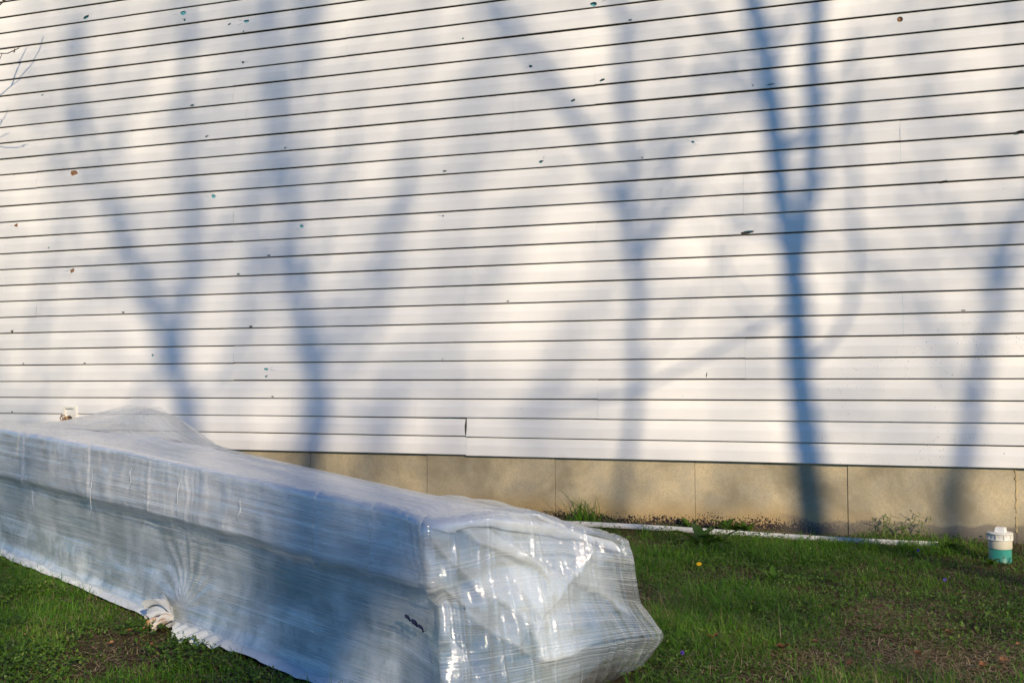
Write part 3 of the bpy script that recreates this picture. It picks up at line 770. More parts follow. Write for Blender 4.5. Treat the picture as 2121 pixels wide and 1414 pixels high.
    t.t.links.new(m1.outputs[0], m2.inputs[1]); t.t.links.new(gl.outputs[0], m2.inputs[2])
    return t.done(m2.outputs[0])
M_FILM = mat_film()
M_FLAP = mat_film('clear_film', .14, .35, (.80, .80, .78))
M_PLEAT = mat_film('film_fold', .35, .3, (.84, .86, .88))
M_PLAST = mat_plain('white_plastic_sheet', (.66, .69, .70), .4, .4, .10, 14, .3)
bun = thing('wrapped_bundle', 'long low furniture bundle wrapped in clear stretch film lying on the lawn beside the house', 'wrapped bundle', tuple(loc(-2, .3, 0)))
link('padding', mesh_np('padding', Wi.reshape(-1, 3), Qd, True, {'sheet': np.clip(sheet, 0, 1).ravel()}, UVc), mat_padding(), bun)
link('stretch_film', mesh_np('stretch_film', Wf.reshape(-1, 3), Qd, True, None, UVc), M_FILM, bun)

# hem of the sheet under the film, spread on the grass along the front
hu = np.arange(1.0, UCORN+.12, .008); hk = np.linspace(0, 1, 7)
HU, HK = np.meshgrid(hu, hk, indexing='ij')
hd_ = np.interp(HU, US, ST[:, 0, 0]); hn_ = np.interp(HU, US, ST[:, 0, 1])
uk2 = HU-UK
pin = np.exp(-(uk2/.10)**2)
wid = (.050+.016*fbm(HU*3, HU*0, 71))*(1-.6*pin) + .065*np.exp(-((uk2-.20)/.18)**2)
nn = hn_ + .02 - HK*(wid+.01) + .010*vn(HU*4.5, HK*1.2, 72)
zz = .034 + .016*np.sin(HK*2.6)*(.6+.4*vn(HU*5, HK, 73)) - .020*HK + .004*vn(HU*14, HK*1.5, 74) + .013*np.cos((HU*75+HK*34))*np.exp(-((uk2-.20)/.20)**2)*(.25+HK)
W = BP + hd_[..., None]*BD + nn[..., None]*BN + np.maximum(zz, .006)[..., None]*np.array([0, 0, 1.])
a_, b_ = np.meshgrid(np.arange(len(hu)-1), np.arange(6), indexing='ij')
QH = np.stack([a_*7+b_, (a_+1)*7+b_, (a_+1)*7+b_+1, a_*7+b_+1], -1).reshape(-1, 4)
link('hem', mesh_np('hem', W.reshape(-1, 3), QH), M_PLAST, bun)

# tied corner: a bunch of sheet squeezed at the pinch point, with a rusty stain
def mat_tie():
    t = NT('stained_sheet'); v = t.coord()
    c = t.mix(t.math('MULTIPLY', t.mapr(t.attr('tint'), .12, .5), t.mapr(t.noise(v, 40, 4), .32, .55)), (.60, .60, .58), (.50, .25, .10))
    return t.done(t.bsdf(c, .5, .35, t.bump(t.noise(t.coord((1, 1, 3)), 60, 4), .5, .006)))
tp = loc(-1.655, -.035, .055)
TV, TQ, TT = [], [], []
for (ang0, ang1, Lr, lift, stain, seed) in ((2.65, 4.0, .14, .050, .10, 1), (3.4, 4.8, .125, .012, 1.0, 2), (2.9, 3.6, .155, .085, .0, 3), (3.7, 4.4, .10, .03, .8, 4)):
    nr, na = 12, 40
    b0 = len(TV)
    for i in range(nr):
        r = Lr*(i/(nr-1))
        for j in range(na):
            q = j/(na-1); a = ang0+(ang1-ang0)*q
            rr_ = r*(1+.18*math.sin(q*9+seed*2)+.1*math.sin(q*23+seed))
            pl = .011*math.sin(q*30+seed)*(.3+.7*i/(nr-1))+.007*math.sin(q*13+seed*3+i*.4)
            ld, ln = rr_*math.cos(a)*1.0, rr_*math.sin(a)*.75
            z = .0+lift*math.sin(2.2*i/(nr-1)) - .045*(i/(nr-1)) + pl
            P = tp + BD*ld + BN*ln + np.array([0, 0, z]); P[2] = max(P[2], .008)
            TV.append(P); TT.append(stain*(.2+.8*math.exp(-((q-.45)/.3)**2)*(i/(nr-1)*1.2+.1)))
    for i in range(nr-1):
        for j in range(na-1): TQ.append((b0+i*na+j, b0+(i+1)*na+j, b0+(i+1)*na+j+1, b0+i*na+j+1))
o = link('tied_corner', mesh_np('tied_corner', np.array(TV), np.array(TQ), True, {'tint': np.array(TT)}), mat_tie(), bun)
o['label'] = 'gathered white corner of the sheet with a rusty stain'

# loose clear flap standing behind the near end
def at_n(x, y, nn_):
    d = ray(x, y); t = ((BP+BN*nn_-CAM)@BN)/(d@BN); return CAM+d*t
crest = [(862,1040),(895,1027),(935,1026),(985,1032),(1040,1044),(1090,1059),(1140,1077),(1180,1096),(1200,1108)]
cr_ = np.array([at_n(x, y, .60) for x, y in crest]); tq = np.linspace(0, 1, len(crest)); T = np.linspace(0, 1, 90)
cr_ = np.stack([np.interp(T, tq, cr_[:, k]) for k in range(3)], 1); cr_ = gsm(cr_, 3, 0)
FW = []
for i, P in enumerate(cr_):
    d_, n_ = to_local(P)
    for j in range(14):
        q = j/13
        nn2 = .60 + .16*math.sin((q-.3)*2.2) if q > .3 else .60-.17*(1-q/.3)
        zb2 = .46 if q > .3 else .545
        z = P[2]-(P[2]-zb2)*((q-.3)/.7)**1.6 if q > .3 else zb2+(P[2]-zb2)*math.sin(q/.3*math.pi/2)
        FW.append(BP+BD*(d_+.01*math.sin(q*6+i*.1))+BN*(nn2+.006*math.sin(i*.5+q*5))+np.array([0, 0, z+.003*math.sin(i*.37)]))
ii, jj = np.meshgrid(np.arange(89), np.arange(13), indexing='ij')
QF = np.stack([ii*14+jj, (ii+1)*14+jj, (ii+1)*14+jj+1, ii*14+jj+1], -1).reshape(-1, 4)
fuv = np.stack(np.meshgrid(np.linspace(0, 1, 90), np.linspace(0, .3, 14), indexing='ij'), -1).reshape(-1, 2)
link('loose_flap', mesh_np('loose_flap', np.array(FW), QF, True, None, fuv), M_FLAP, bun)

# scraps of dark blue tape under the film near the corner
M_NAVY = mat_plain('navy_tape', (.012, .014, .05), .45, .4, .2, 40)
for (x0_, y0_, x1_, y1_, w_) in ((838,1275,852,1285,.010), (852,1286,868,1296,.014), (866,1295,879,1308,.009)):
    a = at_n(x0_, y0_, -.012); b = at_n(x1_, y1_, -.012)
    d2 = b-a; up = np.array([0, 0, 1.])
    vs = []
    for k in range(6):
        q = k/5; c = a+d2*q+BN*(-.004*math.sin(q*9))+up*.004*math.sin(q*7)
        ww = w_*(.35+.65*math.sin(math.pi*min(1, q+.15)))
        vs += [c-up*ww/2, c+up*ww/2, c+up*ww/2+BN*.003, c-up*ww/2+BN*.003]
    fs = []
    for k in range(5):
        for e_ in range(4): fs.append((k*4+e_, (k+1)*4+e_, (k+1)*4+(e_+1) % 4, k*4+(e_+1) % 4))
    fs += [(3, 2, 1, 0), (20, 21, 22, 23)]
    MB().add(vs, fs).build('tape_scrap', M_NAVY, bun)

# sharp little pleats standing up in the film, where it catches the sun
for k_, (x0_, y0_, x1_, y1_) in enumerate(((191,972,187,1068),(374,988,364,1058),(272,968,269,1010),(500,1030,494,1075))):
    mbp = MB(); pts_ = []
    for q in np.linspace(0, 1, 26):
        P = at_n(x0_+(x1_-x0_)*q, y0_+(y1_-y0_)*q, -.016 if k_ < 6 else -.022)
        pts_.append(P+BD*.0012*math.sin(q*17+k_)+BD*.0006*math.sin(q*41+k_*2)+BN*(.003*math.sin(q*9+k_)-.001))
    mbp.tube(pts_, [.0024*math.sin(math.pi*min(.97, .03+q))**.6 for q in np.linspace(0, 1, 26)], 8)
    mbp.build('film_pleat', M_PLEAT, bun, True)

# ------------------------------------------------------------------ lawn
GREEN = [(0, (.030, .092, .007)), (.35, (.078, .215, .013)), (.62, (.160, .34, .026)), (.80, (.24, .29, .05)), (.9, (.26, .20, .10)), (1, (.40, .31, .18))]
M_GRASS = mat_leaf('grass_blade', GREEN, .46, .42)
M_CLOVER = mat_leaf('weed_leaf', [(0, (.030, .08, .010)), (.5, (.075, .16, .016)), (.85, (.14, .24, .030)), (1, (.22, .26, .06))], .35, .42)
M_STRAW = mat_leaf('dry_straw', [(0, (.09, .05, .03)), (.4, (.22, .14, .075)), (.75, (.40, .30, .17)), (1, (.55, .45, .30))], .2, .7)
M_DEAD = mat_leaf('dead_leaf', [(0, (.10, .04, .018)), (.5, (.26, .11, .045)), (1, (.42, .22, .10))], .25, .6)

def lawn_points(n, dens=None, hem=.0):
    """random points on the lawn in view (and a margin), outside the bundle"""
    out = []
    got = 0
    while got < n:
        m = n*2
        x = RNG.uniform(-5.6, 2.5, m); y = RNG.uniform(-4.9, -.02, m)
        q = np.stack([x, y, np.zeros(m)], 1) - CAM
        dz = q@Fv; px = 1060.5+FPX*(q@Rv)/dz; py = 707-FPX*(q@Uv)/dz
        ok = (dz > .5) & (px > -170) & ((px < 2260) | ((px < 2750) & (RNG.random(m) < .5))) & (py < 1560)
        l = np.stack([x, y, np.zeros(m)], 1) - BP
        d, nn_ = l@BD, l@BN
        ok &= ~((d > -5.6) & (d < .02) & (nn_ > .0) & (nn_ < .80))
        ok &= ~((d > -5) & (d < .12) & (nn_ > -hem) & (nn_ < .3))
        ok &= ~((d > -1.9) & (d < .03) & (nn_ > .0) & (nn_ < .60))
        ok &= ~(np.hypot(x-PX, y-PY) < .062)
        # little is seen of the strip between bundle and wall further left
        ok &= ~((nn_ > .8) & (d < -2.3) & (RNG.random(m) < .85))
        if dens is not None: ok &= RNG.random(m) < dens(x, y)
        out.append(np.stack([x[ok], y[ok]], 1)); got += int(ok.sum())
    return np.concatenate(out)[:n]
def lushness(x, y): return sm(.5+.9*fbm(x*1.5, y*1.5, 101, 3)+.35*fbm(x*7, y*7, 102, 2), .15, .85)
def dryness(x, y):
    base = sm(fbm(x*1.9+3, y*1.9, 103, 3)+.30*sm(x, -.8, .8)*sm(y, -1.2, -3.0), .06, .42)
    spot = np.exp(-(((x+.05)/.55)**2+((y+2.75)/.38)**2)) + .8*np.exp(-(((x-.75)/.5)**2+((y+2.9)/.4)**2)) + .6*np.exp(-(((x+1.2)/.5)**2+((y+.55)/.2)**2))
    foot = sm(y, -.42, -.12)*.75
    return np.clip((base*.75)*(.25+.75*sm(x, -1.9, -1.3))+.9*spot+foot, 0, 1)
def blades(P, hgt, wid, lean, tint, curl=.6, seg=3, z0=0.0):
    n = len(P); az = RNG.uniform(0, 2*np.pi, n)
    dx, dy = np.cos(az), np.sin(az); sxx, syy = -dy, dx
    V = np.zeros((n, 2*seg+1, 3)); tw = RNG.uniform(-.6, .6, n)
    for k in range(seg+1):
        q = k/seg; th = lean+curl*lean*q + curl*.5*q
        r = hgt*q*np.sin(np.clip(th, 0, 1.62)); z = hgt*q*np.cos(np.clip(th, 0, 1.58))
        c = np.stack([P[:, 0]+dx*r, P[:, 1]+dy*r, z0+z], 1)
        w = wid*(1-.55*q)*.5
        if k < seg:
            s = np.stack([(sxx*np.cos(tw*q)+dx*np.sin(tw*q))*w, (syy*np.cos(tw*q)+dy*np.sin(tw*q))*w, 0*w], 1)
            V[:, 2*k] = c-s; V[:, 2*k+1] = c+s
        else: V[:, 2*seg] = c
    F = []
    for k in range(seg-1): F += [(2*k, 2*k+1, 2*k+3), (2*k, 2*k+3, 2*k+2)]
    F.append((2*seg-2, 2*seg-1, 2*seg))
    F = np.array(F); m = 2*seg+1
    return V.reshape(-1, 3), (F[None]+(np.arange(n)*m)[:, None, None]).reshape(-1, 3), np.repeat(tint, m)
def join(parts):
    V, F, T = [], [], []; b = 0
    for v, f, t in parts: V.append(v); F.append(f+b); T.append(t); b += len(v)
    return np.concatenate(V), np.concatenate(F), np.concatenate(T)
# fine turf
P = lawn_points(135000, lambda x, y: np.clip(.15+.95*lushness(x, y)*(1-.75*dryness(x, y)), 0, 1), .012)
lu = lushness(P[:, 0], P[:, 1]); n = len(P)
hg = RNG.gamma(6, 1/6, n)*(.026+.040*lu)*(1-.45*sm(P[:, 0], -1.5, -2.2)); dr = dryness(P[:, 0], P[:, 1])
ti = np.clip(RNG.normal(.44, .15, n)+.16*(vn(P[:, 0]*2.3, P[:, 1]*2.3, 105)), 0, .78); ti = np.where(RNG.random(n) < .05+.30*dr, RNG.uniform(.82, 1, n), ti)
g1 = blades(P, hg, RNG.uniform(.0016, .0038, n), RNG.beta(2, 2.6, n)*1.15, ti)
# tufts of longer grass
C = lawn_points(420, lambda x, y: sm(lushness(x, y), .35, .8)*.9*(x > -1.6)+.25)
C = np.concatenate([C, np.stack([np.linspace(-1.95, .3, 34)+RNG.normal(0, .03, 34), -.325+RNG.normal(0, .022, 34)], 1)])
pp, hh = [], []
for c in C:
    k = RNG.integers(14, 50); r = RNG.uniform(.015, .05)
    pp.append(c+RNG.normal(0, r, (k, 2))); hh.append(np.full(k, RNG.uniform(.055, .115))*(0.75 if c[0] < -1.6 else 1))
pp = np.concatenate(pp); hh = np.concatenate(hh)
lp = (np.stack([pp[:, 0], pp[:, 1], 0*pp[:, 0]], 1)-BP); d_, n_ = lp@BD, lp@BN
keep = ~((d_ > -5.6) & (d_ < .03) & (n_ > -.01) & (n_ < .8)) & (pp[:, 1] < -.01) & (np.hypot(pp[:, 0]-PX, pp[:, 1]-PY) > .065)
pp, hh = pp[keep], hh[keep]; n = len(pp)
ti = np.clip(RNG.normal(.30, .12, n), 0, .75); ti = np.where(RNG.random(n) < .06, RNG.uniform(.82, 1, n), ti)
g2 = blades(pp, hh*RNG.uniform(.6, 1.15, n), RNG.uniform(.0018, .0034, n), RNG.beta(2, 2.2, n)*1.2, ti, .8, 4)
V, F, T_ = join([g1, g2])
tag(link('grass', mesh_np('grass', V, F, True, {'tint': T_}), M_GRASS), 'uneven green spring grass covering the lawn', 'grass', kind='stuff')
# dry straw and thatch lying in the turf
P = lawn_points(40000, lambda x, y: np.clip(.12+1.0*dryness(x, y), 0, 1)); n = len(P)
V, F, T_ = blades(P, RNG.gamma(5, 1/5, n)*.046, RNG.uniform(.0014, .0038, n), RNG.uniform(1.0, 1.5, n), RNG.beta(2, 2, n), .25, 3, RNG.uniform(.002, .018, n))
tag(link('dry_thatch', mesh_np('dry_thatch', V, F, True, {'tint': T_}), M_STRAW), 'tan dead grass and thatch lying between the green blades', 'thatch', kind='stuff')
# low broad-leaved weeds: three leaflets to a stalk
def leaves(P, size, z, tint, tilt=.55, per=3):
    n = len(P)*per; c = np.repeat(np.stack([P[:, 0], P[:, 1], z], 1), per, 0)
    az = np.repeat(RNG.uniform(0, 6.28, len(P)), per)+np.tile(np.arange(per)*2*np.pi/per, len(P))+RNG.normal(0, .25, n)
    s = np.repeat(size, per)*RNG.uniform(.8, 1.2, n); el = RNG.normal(.1, tilt, n)
    ax = np.stack([np.cos(az)*np.cos(el), np.sin(az)*np.cos(el), np.sin(el)], 1)
    sd2 = np.stack([-np.sin(az), np.cos(az), RNG.normal(0, .35, n)], 1); sd2 /= np.linalg.norm(sd2, axis=1)[:, None]
    upn = np.cross(ax, sd2)
    S1 = s[:, None]
    V = np.stack([c, c+ax*S1*.45+sd2*S1*.42+upn*S1*.10, c+ax*S1*.95+sd2*S1*.24, c+ax*S1*1.0, c+ax*S1*.95-sd2*S1*.24, c+ax*S1*.45-sd2*S1*.42+upn*S1*.10, c+ax*S1*.5-upn*S1*.03], 1)
    F = np.array([(6, 0, 1), (6, 1, 2), (6, 2, 3), (6, 3, 4), (6, 4, 5), (6, 5, 0)])
    return V.reshape(-1, 3), (F[None]+(np.arange(n)*7)[:, None, None]).reshape(-1, 3), np.repeat(np.repeat(tint, per), 7)
def weedy(x, y): return np.clip((.42+.58*sm(x, -1.4, -2.2))*sm(fbm(x*2.6, y*2.6, 111, 3), -.22, .22)*(1-.6*dryness(x, y)), .03, 1)
P = lawn_points(19000, weedy, .085); n = len(P)
V, F, T_ = leaves(P, RNG.uniform(.006, .013, n), RNG.uniform(.012, .050, n), np.clip(RNG.normal(.48, .2, n)+.15*vn(P[:, 0]*3, P[:, 1]*3, 9), 0, 1))
tag(link('clover', mesh_np('clover', V, F, True, {'tint': T_}), M_CLOVER), 'low clover and chickweed leaves spread through the lawn', 'ground cover', kind='stuff')

# ------------------------------------------------------------------ single plants and litter
def blade_thing(name, label, cat, c, n, hlo, hhi, r, lean, wlo, whi, tlo=.2, thi=.6, group=None):
    P = np.asarray(c)[:2]+RNG.normal(0, r, (n, 2))
    P[:, 1] = np.minimum(P[:, 1], -.02)
    V, F, T_ = blades(P, RNG.uniform(hlo, hhi, n), RNG.uniform(wlo, whi, n), RNG.uniform(.05, lean, n), RNG.uniform(tlo, thi, n), .9, 6)
    V[:, 1] = np.minimum(V[:, 1], .006)
    return tag(link(name, mesh_np(name, V, F, True, {'tint': T_}), M_GRASS), label, cat, group)
blade_thing('grass_tuft', 'tall wispy grass tuft arching against the foundation just behind the bundle end', 'grass tuft', on_wall(1205, 1083, -.09), 170, .12, .33, .055, 1.0, .004, .0065, .25, .62)
blade_thing('grass_tuft', 'short dark grass tuft in front of the trim strip beside the bundle end', 'grass tuft', on_ground(1250, 1108), 60, .05, .10, .05, .9, .0022, .004)
blade_thing('grass_tuft', 'bright grass tuft overlapping the middle of the white trim strip', 'grass tuft', on_ground(1655, 1134), 45, .05, .12, .03, .8, .0022, .0042, .4, .7)
for q_, (x_, y_, lb_) in enumerate(((1340,1118,'thin grass tuft in front of the trim strip left of the big dock weed'), (1400,1124,'second grass tuft before the trim strip counting from the bundle'), (1570,1132,'grass tuft before the trim strip just right of the dock weeds'), (1725,1138,'grass tuft before the trim strip under the wiry weeds'), (1800,1141,'dense grass tuft before the trim strip near its right end'), (1880,1143,'last grass tuft before the right end of the trim strip'))):
    blade_thing('grass_tuft', lb_, 'grass tuft', on_ground(x_, y_), 90+9*q_, .06, .14, .030, .8, .0026, .0044, .25, .7)
def leaf_strip(c, az, L, w, el, curve, seg=7, tooth=0.0):
    vs, fs = [], []
    a = np.array([math.cos(az), math.sin(az), 0]); s = np.array([-math.sin(az), math.cos(az), 0]); p = np.array(c, float); e = el
    for k in range(seg+1):
        q = k/seg; ww = w*math.sin(math.pi*min(.96, .08+q*.92))**.8*(1+tooth*(1 if k % 2 else -1))
        nrm = np.array([0, 0, 1.])*math.cos(e) - a*math.sin(e)
        vs += [p-s*ww/2+nrm*ww*.16, p-nrm*ww*.02, p+s*ww/2+nrm*ww*.16]
        p = p + (a*math.cos(e)+np.array([0, 0, 1.])*math.sin(e))*L/seg; e -= curve/seg
    for k in range(seg): fs += [(3*k, 3*k+3, 3*k+4, 3*k+1), (3*k+1, 3*k+4, 3*k+5, 3*k+2)]
    return vs, fs
def rosette(name, label, cat, c, n, L, w, seed, tooth=0.0, tint=(.3, .6), group=None):
    rr = random.Random(seed)
    t = thing(name, label, cat, tuple(c), group)
    me0 = []
    for i in range(n):
        mb = MB(); l = L*rr.uniform(.6, 1.1)
        mb.add(*leaf_strip(np.array(c)+np.array([rr.uniform(-.012, .012), rr.uniform(-.012, .012), .004]), i*2.4+rr.uniform(-.4, .4), l, w*rr.uniform(.7, 1.1), rr.uniform(.5, 1.25), rr.uniform(.5, 1.6), 7, tooth))
        me = mb.mesh('leaf', True); at = me.attributes.new('tint', 'FLOAT', 'POINT'); at.data.foreach_set('value', [rr.uniform(*tint)]*len(me.vertices))
        link('leaf', me, M_CLOVER, t)
    return t
rosette('dock_weed', 'big broad-leaved weed standing in front of the trim strip', 'weed', on_ground(1450, 1134), 14, .21, .062, 3, 0, (.15, .5))
rosette('dock_weed', 'smaller broad-leaved weed just right of the big one before the trim strip', 'weed', on_ground(1490, 1134), 10, .17, .05, 4, 0, (.2, .55))
rosette('leafy_weed', 'low dark weed against the foundation above the left half of the trim strip', 'weed', on_wall(1428, 1101, -.06), 12, .11, .04, 5, .15, (.15, .5))
rosette('leafy_weed', 'jagged green weed against the foundation directly behind the big dock weed', 'weed', on_wall(1508, 1104, -.06), 14, .14, .045, 6, .25, (.3, .7))
rosette('leafy_weed', 'small weed at the foundation foot right of the jagged one', 'weed', on_wall(1548, 1106, -.06), 9, .11, .04, 8, .2, (.3, .6))
rosette('leafy_weed', 'leafy weed hugging the right end of the trim strip', 'weed', on_ground(1960, 1140), 14, .11, .04, 9, .1, (.2, .5))
rosette('leafy_weed', 'bright weed at the foot of the green cleanout pipe', 'weed', on_ground(2052, 1172), 12, .075, .03, 10, .1, (.45, .8))
rosette('leafy_weed', 'low weed in the lawn right of the bundle near the dandelion', 'weed', on_ground(1600, 1205), 10, .09, .032, 12, .2, (.35, .7))
def sprig(label, c, H, n, seed):
    c = np.array([c[0], min(c[1], -.05), 0.0]); rr = random.Random(seed); t = thing('wiry_weed', label, 'weed', tuple(c), 'wiry weeds by the damp foundation')
    mb = MB(); lf = MB()
    for i in range(n):
        b = np.array(c)+np.array([rr.uniform(-.02, .02), rr.uniform(-.015, .015), 0]); hgt = H*rr.uniform(.6, 1)
        pts = [b+np.array([rr.uniform(-.01, .01)*k, rr.uniform(-.006, .004)*k, hgt*k/6]) for k in range(7)]
        mb.tube(pts, [0.0024-.00024*k for k in range(7)], 5)
        for k in range(1, 7):
            for j in range(2):
                lf.add(*leaf_strip(pts[k], rr.uniform(0, 6.28), rr.uniform(.014, .032), .0052, rr.uniform(.2, 1.0), .4, 3))
    me = mb.mesh('stem', True); me.attributes.new('tint', 'FLOAT', 'POINT').data.foreach_set('value', [.7]*len(me.vertices)); link('stem', me, M_CLOVER, t)
    me = lf.mesh('foliage', True); me.attributes.new('tint', 'FLOAT', 'POINT').data.foreach_set('value', [rr.uniform(.55, .9) for _ in me.vertices]); link('foliage', me, M_CLOVER, t)
sprig('bushy wiry weed, leftmost of the three before the damp foundation patch', on_wall(1832, 1112, -.05), .15, 5, 1)
sprig('middle wiry weed with several thin stems before the damp foundation patch', on_wall(1872, 1112, -.05), .14, 6, 2)
sprig('tallest thin-stemmed wiry weed nearest the cleanout pipe', on_wall(1909, 1112, -.05), .22, 3, 3)
# dandelion
dc = on_ground(1447, 1186)
dn = thing('dandelion', 'single yellow dandelion blooming in the grass right of the bundle', 'flower', tuple(dc))
hc_ = dc+np.array([.003, -.004, .045])
mb = MB().tube([dc, dc+np.array([.002, 0, .02]), hc_], [.0018, .0016, .0018], 6); me = mb.mesh('stem', True)
me.attributes.new('tint', 'FLOAT', 'POINT').data.foreach_set('value', [.7]*len(me.vertices)); link('stem', me, M_CLOVER, dn)
def petals(name, c, parent, m, rings, tiltdir=(0, -.5, .85)):
    up = np.array(tiltdir)/np.linalg.norm(tiltdir); a = np.cross(up, [1, 0, 0]); a /= np.linalg.norm(a); b = np.cross(up, a)
    for nr, L, w, el in rings:
        mb = MB()
        for k in range(nr):
            th = 6.283*k/nr+L*90; dr_ = a*math.cos(th)+b*math.sin(th); sd3 = np.cross(up, dr_)
            p1 = c+dr_*L*.5*math.cos(el)+up*L*.5*math.sin(el); p2 = c+dr_*L*math.cos(el*.6)+up*L*math.sin(el*.6)
            mb.add([c-sd3*w*.2, c+sd3*w*.2, p1+sd3*w/2, p2+sd3*w*.3, p2-sd3*w*.3, p1-sd3*w/2], [(0, 1, 2, 5), (5, 2, 3, 4)])
        mb.build(name, m, parent)
M_YEL = mat_plain('dandelion_yellow', (.80, .50, .01), .6, .3, .12, 200)
petals('petals', hc_, dn, M_YEL, [(22, .0135, .0034, .15), (18, .0105, .003, .5)])
petals('flower_centre', hc_+np.array([0, -.001, .002]), dn, mat_plain('dandelion_centre', (.70, .36, .005), .6, .3, .1, 200), [(12, .006, .0025, .9)])
M_VIO = mat_plain('violet_petal', (.10, .05, .32), .6, .3, .15, 100)
for (x, y, lb) in ((1902, 1145, 'tiny purple violet close to the right end of the trim strip'), (1957, 1208, 'tiny purple violet in the lawn left of the cleanout pipe'), (1414, 1364, 'tiny purple violet low in the lawn near the bundle foot')):
    c = on_ground(x, y+8); t = thing('violet', lb, 'flower', tuple(c), 'tiny violets in the lawn'); h_ = c+np.array([0, -.004, .036])
    me = MB().tube([c, h_], [.001, .0009], 5).mesh('stem', True); me.attributes.new('tint', 'FLOAT', 'POINT').data.foreach_set('value', [.5]*len(me.vertices)); link('stem', me, M_CLOVER, t)
    petals('petals', h_, t, M_VIO, [(5, .008, .0065, .1)], (0, -.8, .5))
# fallen leaves
LEAVES = [(1967,1326,.040,.75,'rust-brown curled leaf lying at the right of the lawn'),(1476,1338,.050,.25,'dull brown leaf lying in the lawn right of the bundle foot'),(1700,1270,.022,.6,'small tan leaf in the middle of the right-hand lawn'),
 (1500,1203,.020,.45,'small reddish leaf below and right of the dandelion'),(2098,1186,.028,.7,'pinkish brown leaf right of the cleanout pipe'),(1880,1120,.026,.7,'orange-brown leaf against the damp foundation by the wiry weeds'),
 (1620,1358,.050,.15,'long dark twig-like leaf low in the middle of the right lawn'),(228,1349,.034,.95,'pale orange leaf on the grass below the tied corner'),(317,1352,.026,.6,'orange leaf on the grass right below the tied corner'),
 (52,1330,.018,1.,'pale scrap of leaf at the far left of the lawn'),(268,1322,.030,.5,'brown leaf among clover left of the tied corner'),(146,1382,.028,.4,'dark red leaf near the bottom left'),(1838,1190,.026,.5,'brown leaf in the grass below the trim strip end'),
 (2035,1398,.044,.5,'dull red leaf low in the frame just left of the large rust leaf'),(2110,1352,.036,.85,'pale tan leaf at the right edge above the large rust leaf'),(1902,1372,.036,.4,'brown leaf low in the right lawn below the rust-brown curled leaf'),
 (1985,1246,.024,.55,'small brown leaf below the cleanout pipe and the upper violet'),(1760,1392,.040,.3,'dark brown leaf at the bottom of the dry straw patch'),(1690,1345,.030,.8,'pale leaf lying on the dry straw patch'),(1345,1255,.022,.6,'small leaf in the grass beside the bundle end'),
 (2080,1386,.050,.7,'large rust leaf in the lower right corner of the lawn'),(1560,1262,.024,.5,'brown leaf left of centre in the right-hand lawn')]
for i, (x, y, s, tn, lb) in enumerate(LEAVES):
    rr = random.Random(i*7+1); c = on_ground(x, y)+np.array([0, 0, .030])
    V = []; F = []; nx, ny = 7, 5; az = rr.uniform(0, 3.1); cu = rr.uniform(.3, .8)
    for a in range(nx):
        for b in range(ny):
            q = a/(nx-1)*2-1; w = b/(ny-1)*2-1
            X = q*s/2; Y = w*s*.30*math.sqrt(max(0, 1-q*q*.93))*(1+.25*math.sin(q*11+i)); Z = cu*s*(.35*q*q+.5*(Y/(s*.3))**2*.5)+s*.05*math.sin(q*5+w*3+i)
            V.append((c[0]+X*math.cos(az)-Y*math.sin(az), c[1]+X*math.sin(az)+Y*math.cos(az), c[2]+Z))
    for a in range(nx-1):
        for b in range(ny-1): F.append((a*ny+b, (a+1)*ny+b, (a+1)*ny+b+1, a*ny+b+1))
    me = mesh_np('fallen_leaf', np.array(V), np.array(F), True, {'tint': np.clip(RNG.normal(tn, .08, len(V)), 0, 1)})
    tag(link('fallen_leaf', me, M_DEAD), lb, 'leaf', 'fallen leaves on the lawn')

# ------------------------------------------------------------------ bare trees in front of the house (behind the viewer); they cast the blue shadows
def smooth_path(pts, n):
    pts = np.array(pts, float); s = np.concatenate([[0], np.cumsum(np.linalg.norm(np.diff(pts, axis=0), axis=1))])
    q = np.linspace(0, s[-1], n); P = np.stack([np.interp(q, s, pts[:, k]) for k in range(pts.shape[1])], 1)
    return gsm(P, max(.6, n/len(pts)*.22), 0)
def twigs(mb, P, R, rr, count, Lmin, Lmax, up=.75, rmin=.004, rtw=.012, sub=2):
    for _ in range(count):
        i = rr.randrange(1, len(P)); base = P[i]
        t = P[i]-P[i-1]; t = t/(np.linalg.norm(t)+1e-9)
        d = np.array([rr.gauss(0, .55), rr.gauss(0, .55), 0])+t*.55+np.array([0, 0, up*rr.uniform(.3, 1)]); d /= np.linalg.norm(d)
        L = rr.uniform(Lmin, Lmax); r = min(rtw*rr.uniform(.6, 1.3), R[i]*.8)
        bend = np.array([rr.gauss(0, .15), rr.gauss(0, .15), rr.uniform(0, .35)])
        pts = [base+d*L*q+bend*L*q*q for q in (0, .33, .66, 1)]
        mb.tube(pts, [r, r*.75, r*.5, rmin], 4, False)
        for _ in range(sub):
            q = rr.uniform(.25, .85); b = base+d*L*q+bend*L*q*q
            d2 = d+np.array([rr.gauss(0, .5), rr.gauss(0, .5), rr.uniform(-.1, .5)]); d2 /= np.linalg.norm(d2); l2 = L*rr.uniform(.25, .55)
            mb.tube([b, b+d2*l2*.5, b+d2*l2+np.array([0, 0, .1*l2])], [r*.55, r*.4, rmin*.8], 3, False)
